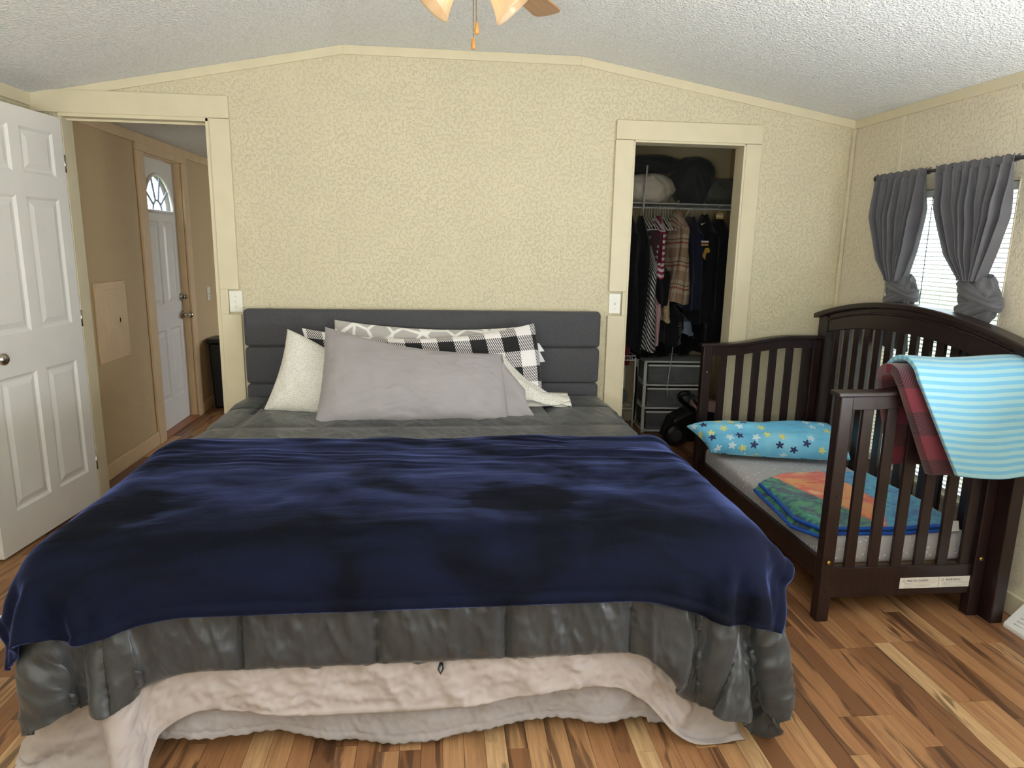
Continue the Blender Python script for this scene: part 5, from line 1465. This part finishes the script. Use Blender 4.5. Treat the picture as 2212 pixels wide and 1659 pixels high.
garment('dull red garment low at the left end of the closet', 1.470, 0.86, 0.62, 0.06, M_REDC, 16, y0=1.16, hanger=False, name='skirt', cat='skirt')
for i, (x_, lb_) in enumerate(((1.62, 'long black dress at the back of the closet behind the striped shirt'), (1.80, 'long black dress at the back of the closet behind the plaid shirt'), (1.99, 'long black dress at the back of the closet behind the navy sweatshirt'), (2.20, 'long black dress in the far right back of the closet'))):
    garment(lb_, x_, 1.70, 0.60+0.02*i, 0.17, M_CLOTHK, 30+i, y0=1.52, y1=1.74, hanger=False, name='dress', cat='dress')
# empty hangers
ORD = 'first second third fourth fifth sixth seventh eighth ninth tenth eleventh'.split()
h0 = None
for i in range(11):
    x = 1.585+i*0.0225+random.uniform(-0.004, 0.004)
    if h0 is None:
        q = MB(); q.tube([(0, -0.20, -0.155), (0, 0, -0.055), (0, 0.20, -0.155), (0, -0.20, -0.155)], 0.0030, 5)
        h0 = q.build('clothes_hanger', M_WIRE, None, smooth=True)
        q = MB(); q.tube([(0, 0, -0.055), (0, 0, 0.0)]+[(0, -0.017+0.017*math.cos(b_), 0.012+0.017*math.sin(b_)) for b_ in np.linspace(-0.5, PI, 8)], 0.0022, 5)
        q.build('hook', M_WIRE, h0, smooth=True)
        tag(h0, 'first empty white hanger from the left on the closet rail', 'hanger', 'empty hangers on the closet rail')
        h0.location = (x, SH_Y0+0.015, SH_Z-0.048)
    else:
        dup(h0, (x, SH_Y0+0.015, SH_Z-0.048), None, ORD[i]+' empty white hanger from the left on the closet rail')
# plastic drawer tower
k = NT('clear_smoky_plastic')
k.inp('Base Color', rgb(150, 152, 156)); k.inp('Roughness', 0.25)
tp = k.n('ShaderNodeBsdfTransparent'); tp.inputs[0].default_value = (0.75, 0.76, 0.78, 1); ms = k.n('ShaderNodeMixShader'); ms.inputs[0].default_value = 0.55
k.l(k.bsdf.outputs[0], ms.inputs[1]); k.l(tp.outputs[0], ms.inputs[2]); k.l(ms.outputs[0], k.out.inputs[0]); M_CLEAR = k.m
dr = thing('drawer_tower', 'three-drawer white and clear plastic storage tower on the closet floor', 'drawers', (1.955, 1.35, 0), math.radians(-4))
for i in range(4): 
    z = 0.012+i*0.195
    MB().box(-0.275, 0.275, 0.0, 0.36, z, z+0.016).build('shelf_frame', M_VINYL, dr, bevel=0.004)
for sx in (-1, 1):
    for y in (0.012, 0.330):
        MB().box(sx*0.262-0.013, sx*0.262+0.013, y, y+0.022, 0.0, 0.605).build('upright', M_VINYL, dr, bevel=0.003)
for i in range(3):
    z = 0.036+i*0.195
    q = MB(); w_, d_, h_, t_ = 0.245, 0.345, 0.150, 0.003
    q.hexa([(-w_+0.012, -0.012, z), (w_-0.012, -0.012, z), (w_-0.012, -0.009, z), (-w_+0.012, -0.009, z), (-w_, -0.030, z+h_), (w_, -0.030, z+h_), (w_, -0.027, z+h_), (-w_, -0.027, z+h_)])
    q.box(-w_+0.01, w_-0.01, -0.01, d_, z, z+t_); q.box(-w_+0.004, -w_+0.008, -0.01, d_, z, z+h_); q.box(w_-0.008, w_-0.004, -0.01, d_, z, z+h_); q.box(-w_+0.01, w_-0.01, d_-t_, d_, z, z+h_)
    do = q.build('drawer', M_CLEAR, dr)
    MB().box(-w_-0.004, w_+0.004, -0.036, -0.022, z+h_-0.004, z+h_+0.012).build('drawer_lip', M_VINYL, do, bevel=0.003)
    for (x_, wx, hz, mt) in ((-0.10, 0.10, 0.07, (M_NAVY, M_OLIVE, M_CLOTHK)[i]), (0.10, 0.09, 0.09, (M_CLOTHK, M_GREYD, M_NAVY)[i])):
        MB().box(x_-wx, x_+wx, 0.03, 0.28, z+0.004, z+hz).build('contents', mt, do, bevel=0.025, seg=3)
# wire rack at the left
rk = thing('wire_rack', 'white wire rack with folded clothes at the left edge of the closet doorway', 'rack', (1.47, 1.16, 0))
for x in (-0.22, 0.055):
    for y in (-0.05, 0.24): MB().tube([(x, y, 0), (x, y, 0.68)], 0.006, 8).build('upright', M_WIRE, rk, smooth=True)
for z in (0.27, 0.66):
    q = MB(); q.tube([(-0.22, -0.05, z), (0.055, -0.05, z), (0.055, 0.24, z), (-0.22, 0.24, z), (-0.22, -0.05, z)], 0.004, 6)
    q.tube([(-0.22, -0.05, z+0.035), (0.055, -0.05, z+0.035), (0.055, 0.24, z+0.035)], 0.003, 6)
    for i in range(14): q.tube([(-0.21+i*0.02, -0.05, z), (-0.21+i*0.02, 0.24, z)], 0.0018, 4)
    for i in range(14): q.tube([(-0.21+i*0.02, -0.05, z), (-0.21+i*0.02, -0.05, z+0.035)], 0.0018, 4)
    q.build('basket', M_WIRE, rk)
M_TEAL = fabric('grey_teal_cloth', rgb(96, 116, 118), 0.9)
bundle('grey teal clothes piled in the wire rack basket', (1.42, 1.25, 0.353), (0.085, 0.11, 0.072), M_TEAL, 21)
st = MB().tube([(1.550, 1.16, 0.60), (1.555, 1.15, 0.45), (1.552, 1.15, 0.30), (1.545, 1.15, 0.17)], [0.010, 0.011, 0.010, 0.007], 8).build('strap', M_CLOTHK, None, smooth=True)
tag(st, 'thin black strap dangling beside the wire rack in the closet', 'strap')
# canister vacuum
vc = thing('vacuum_cleaner', 'black vacuum cleaner with round wheel on the closet floor before the drawers', 'vacuum', (1.90, 1.02, 0))
MB().lathe([(0.0, -0.045), (0.07, -0.045), (0.088, -0.030), (0.090, 0.0), (0.088, 0.030), (0.07, 0.045), (0.03, 0.05), (0, 0.05)], 32, Matrix.Translation((-0.06, -0.02, 0.090)) @ Matrix.Rotation(PI/2, 4, 'X')).build('wheel', M_BLACKP, vc, smooth=True)
MB().lathe([(0.0, 0.052), (0.045, 0.052), (0.048, 0.046), (0.048, 0.04)], 24, Matrix.Translation((-0.06, -0.02, 0.090)) @ Matrix.Rotation(PI/2, 4, 'X')).build('hubcap', M_GREYD, vc, smooth=True)
MB().prism([(-0.12, 0.03), (0.26, 0.02), (0.30, 0.10), (0.24, 0.22), (0.08, 0.27), (-0.06, 0.20)], 'y', 0.03, 0.22).build('body', M_BLACKP, vc, bevel=0.03, seg=3)
hp = [(0.14, 0.10, 0.25)]+[(0.14-0.16*math.sin(t_*2.6), 0.06-0.03*t_, 0.25+0.16*math.sin(t_*1.6)) for t_ in np.linspace(0.1, 1, 12)]
q = MB(); q.tube(hp, [0.017+0.0025*(i % 2) for i in range(len(hp))], 12); q.build('hose', M_BLACKP, vc, smooth=True)
MB().tube([(0.16, 0.0, 0.26), (0.05, -0.03, 0.40)], 0.012, 10).build('wand', M_BLACKP, vc, smooth=True)
cd = MB().tube([(1.862, 1.285, 0.86), (1.875, 1.270, 0.74), (1.868, 1.270, 0.62), (1.855, 1.270, 0.50), (1.850, 1.275, 0.40), (1.862, 1.27, 0.33)], 0.0035, 6).build('cord', M_WIRE, None, smooth=True)
tag(cd, 'pale cord hanging down over the front of the drawer tower', 'cord')
bx = thing('paper_box', 'open pale box of papers leaning among the things right of the vacuum', 'box', (2.12, 1.12, 0))
MB().prism([(-0.10, 0.26), (0.14, 0.22), (0.16, 0.31), (-0.08, 0.345)], 'y', 0.0, 0.10).build('sheets', simple('pink_paper', rgb(206, 170, 170), 0.8), bx, bevel=0.004)
MB().prism([(-0.12, 0.0), (0.16, 0.0), (0.17, 0.22), (-0.11, 0.26)], 'y', -0.01, 0.14).build('carton', M_CLOTHK, bx, bevel=0.006)

# ------------------------------------------------------------------ outside
M_GRASS = simple('dry_lawn', rgb(132, 140, 104), 0.95, var=0.15, nscale=3)
g_ = struct(MB().box(-40, 40, -40, 40, -0.78, -0.72).build('ground_outside', M_GRASS)); g_.hide_render = False
nh = thing('neighbouring_house', 'pale clapboard house next door seen through the blind', 'house', (9.0, -1.5, -0.72))
M_SIDE = simple('pale_siding', rgb(206, 210, 208), 0.7, var=0.03, nscale=4)
MB().box(0.05, 4.0, -6.0, 6.0, 0.0, 2.75).build('wall', M_SIDE, nh)
for i in range(13):
    z = 0.25+i*0.19
    MB().hexa([(0.018, -6, z), (0.05, -6, z), (0.05, 6, z), (0.018, 6, z), (0.038, -6, z+0.19), (0.05, -6, z+0.19), (0.05, 6, z+0.19), (0.038, 6, z+0.19)]).build('siding_board', M_SIDE, nh)
MB().prism([(-0.35, 2.70), (2.1, 3.75), (4.4, 2.70), (4.4, 2.62), (2.1, 3.65), (-0.35, 2.60)], 'y', -6.3, 6.3).build('roof', simple('grey_shingle', rgb(92, 92, 94), 0.9, var=0.1), nh)
for y in (0.4, 2.6):
    q = MB().box(-0.02, 0.06, y-0.48, y+0.48, 1.0, 2.15).build('window', M_VINYL, nh)
    for z0, z1 in ((1.05, 1.55), (1.60, 2.10)): MB().box(-0.025, -0.018, y-0.43, y+0.43, z0, z1).build('pane', simple('dark_pane', rgb(60, 80, 96), 0.1), q)
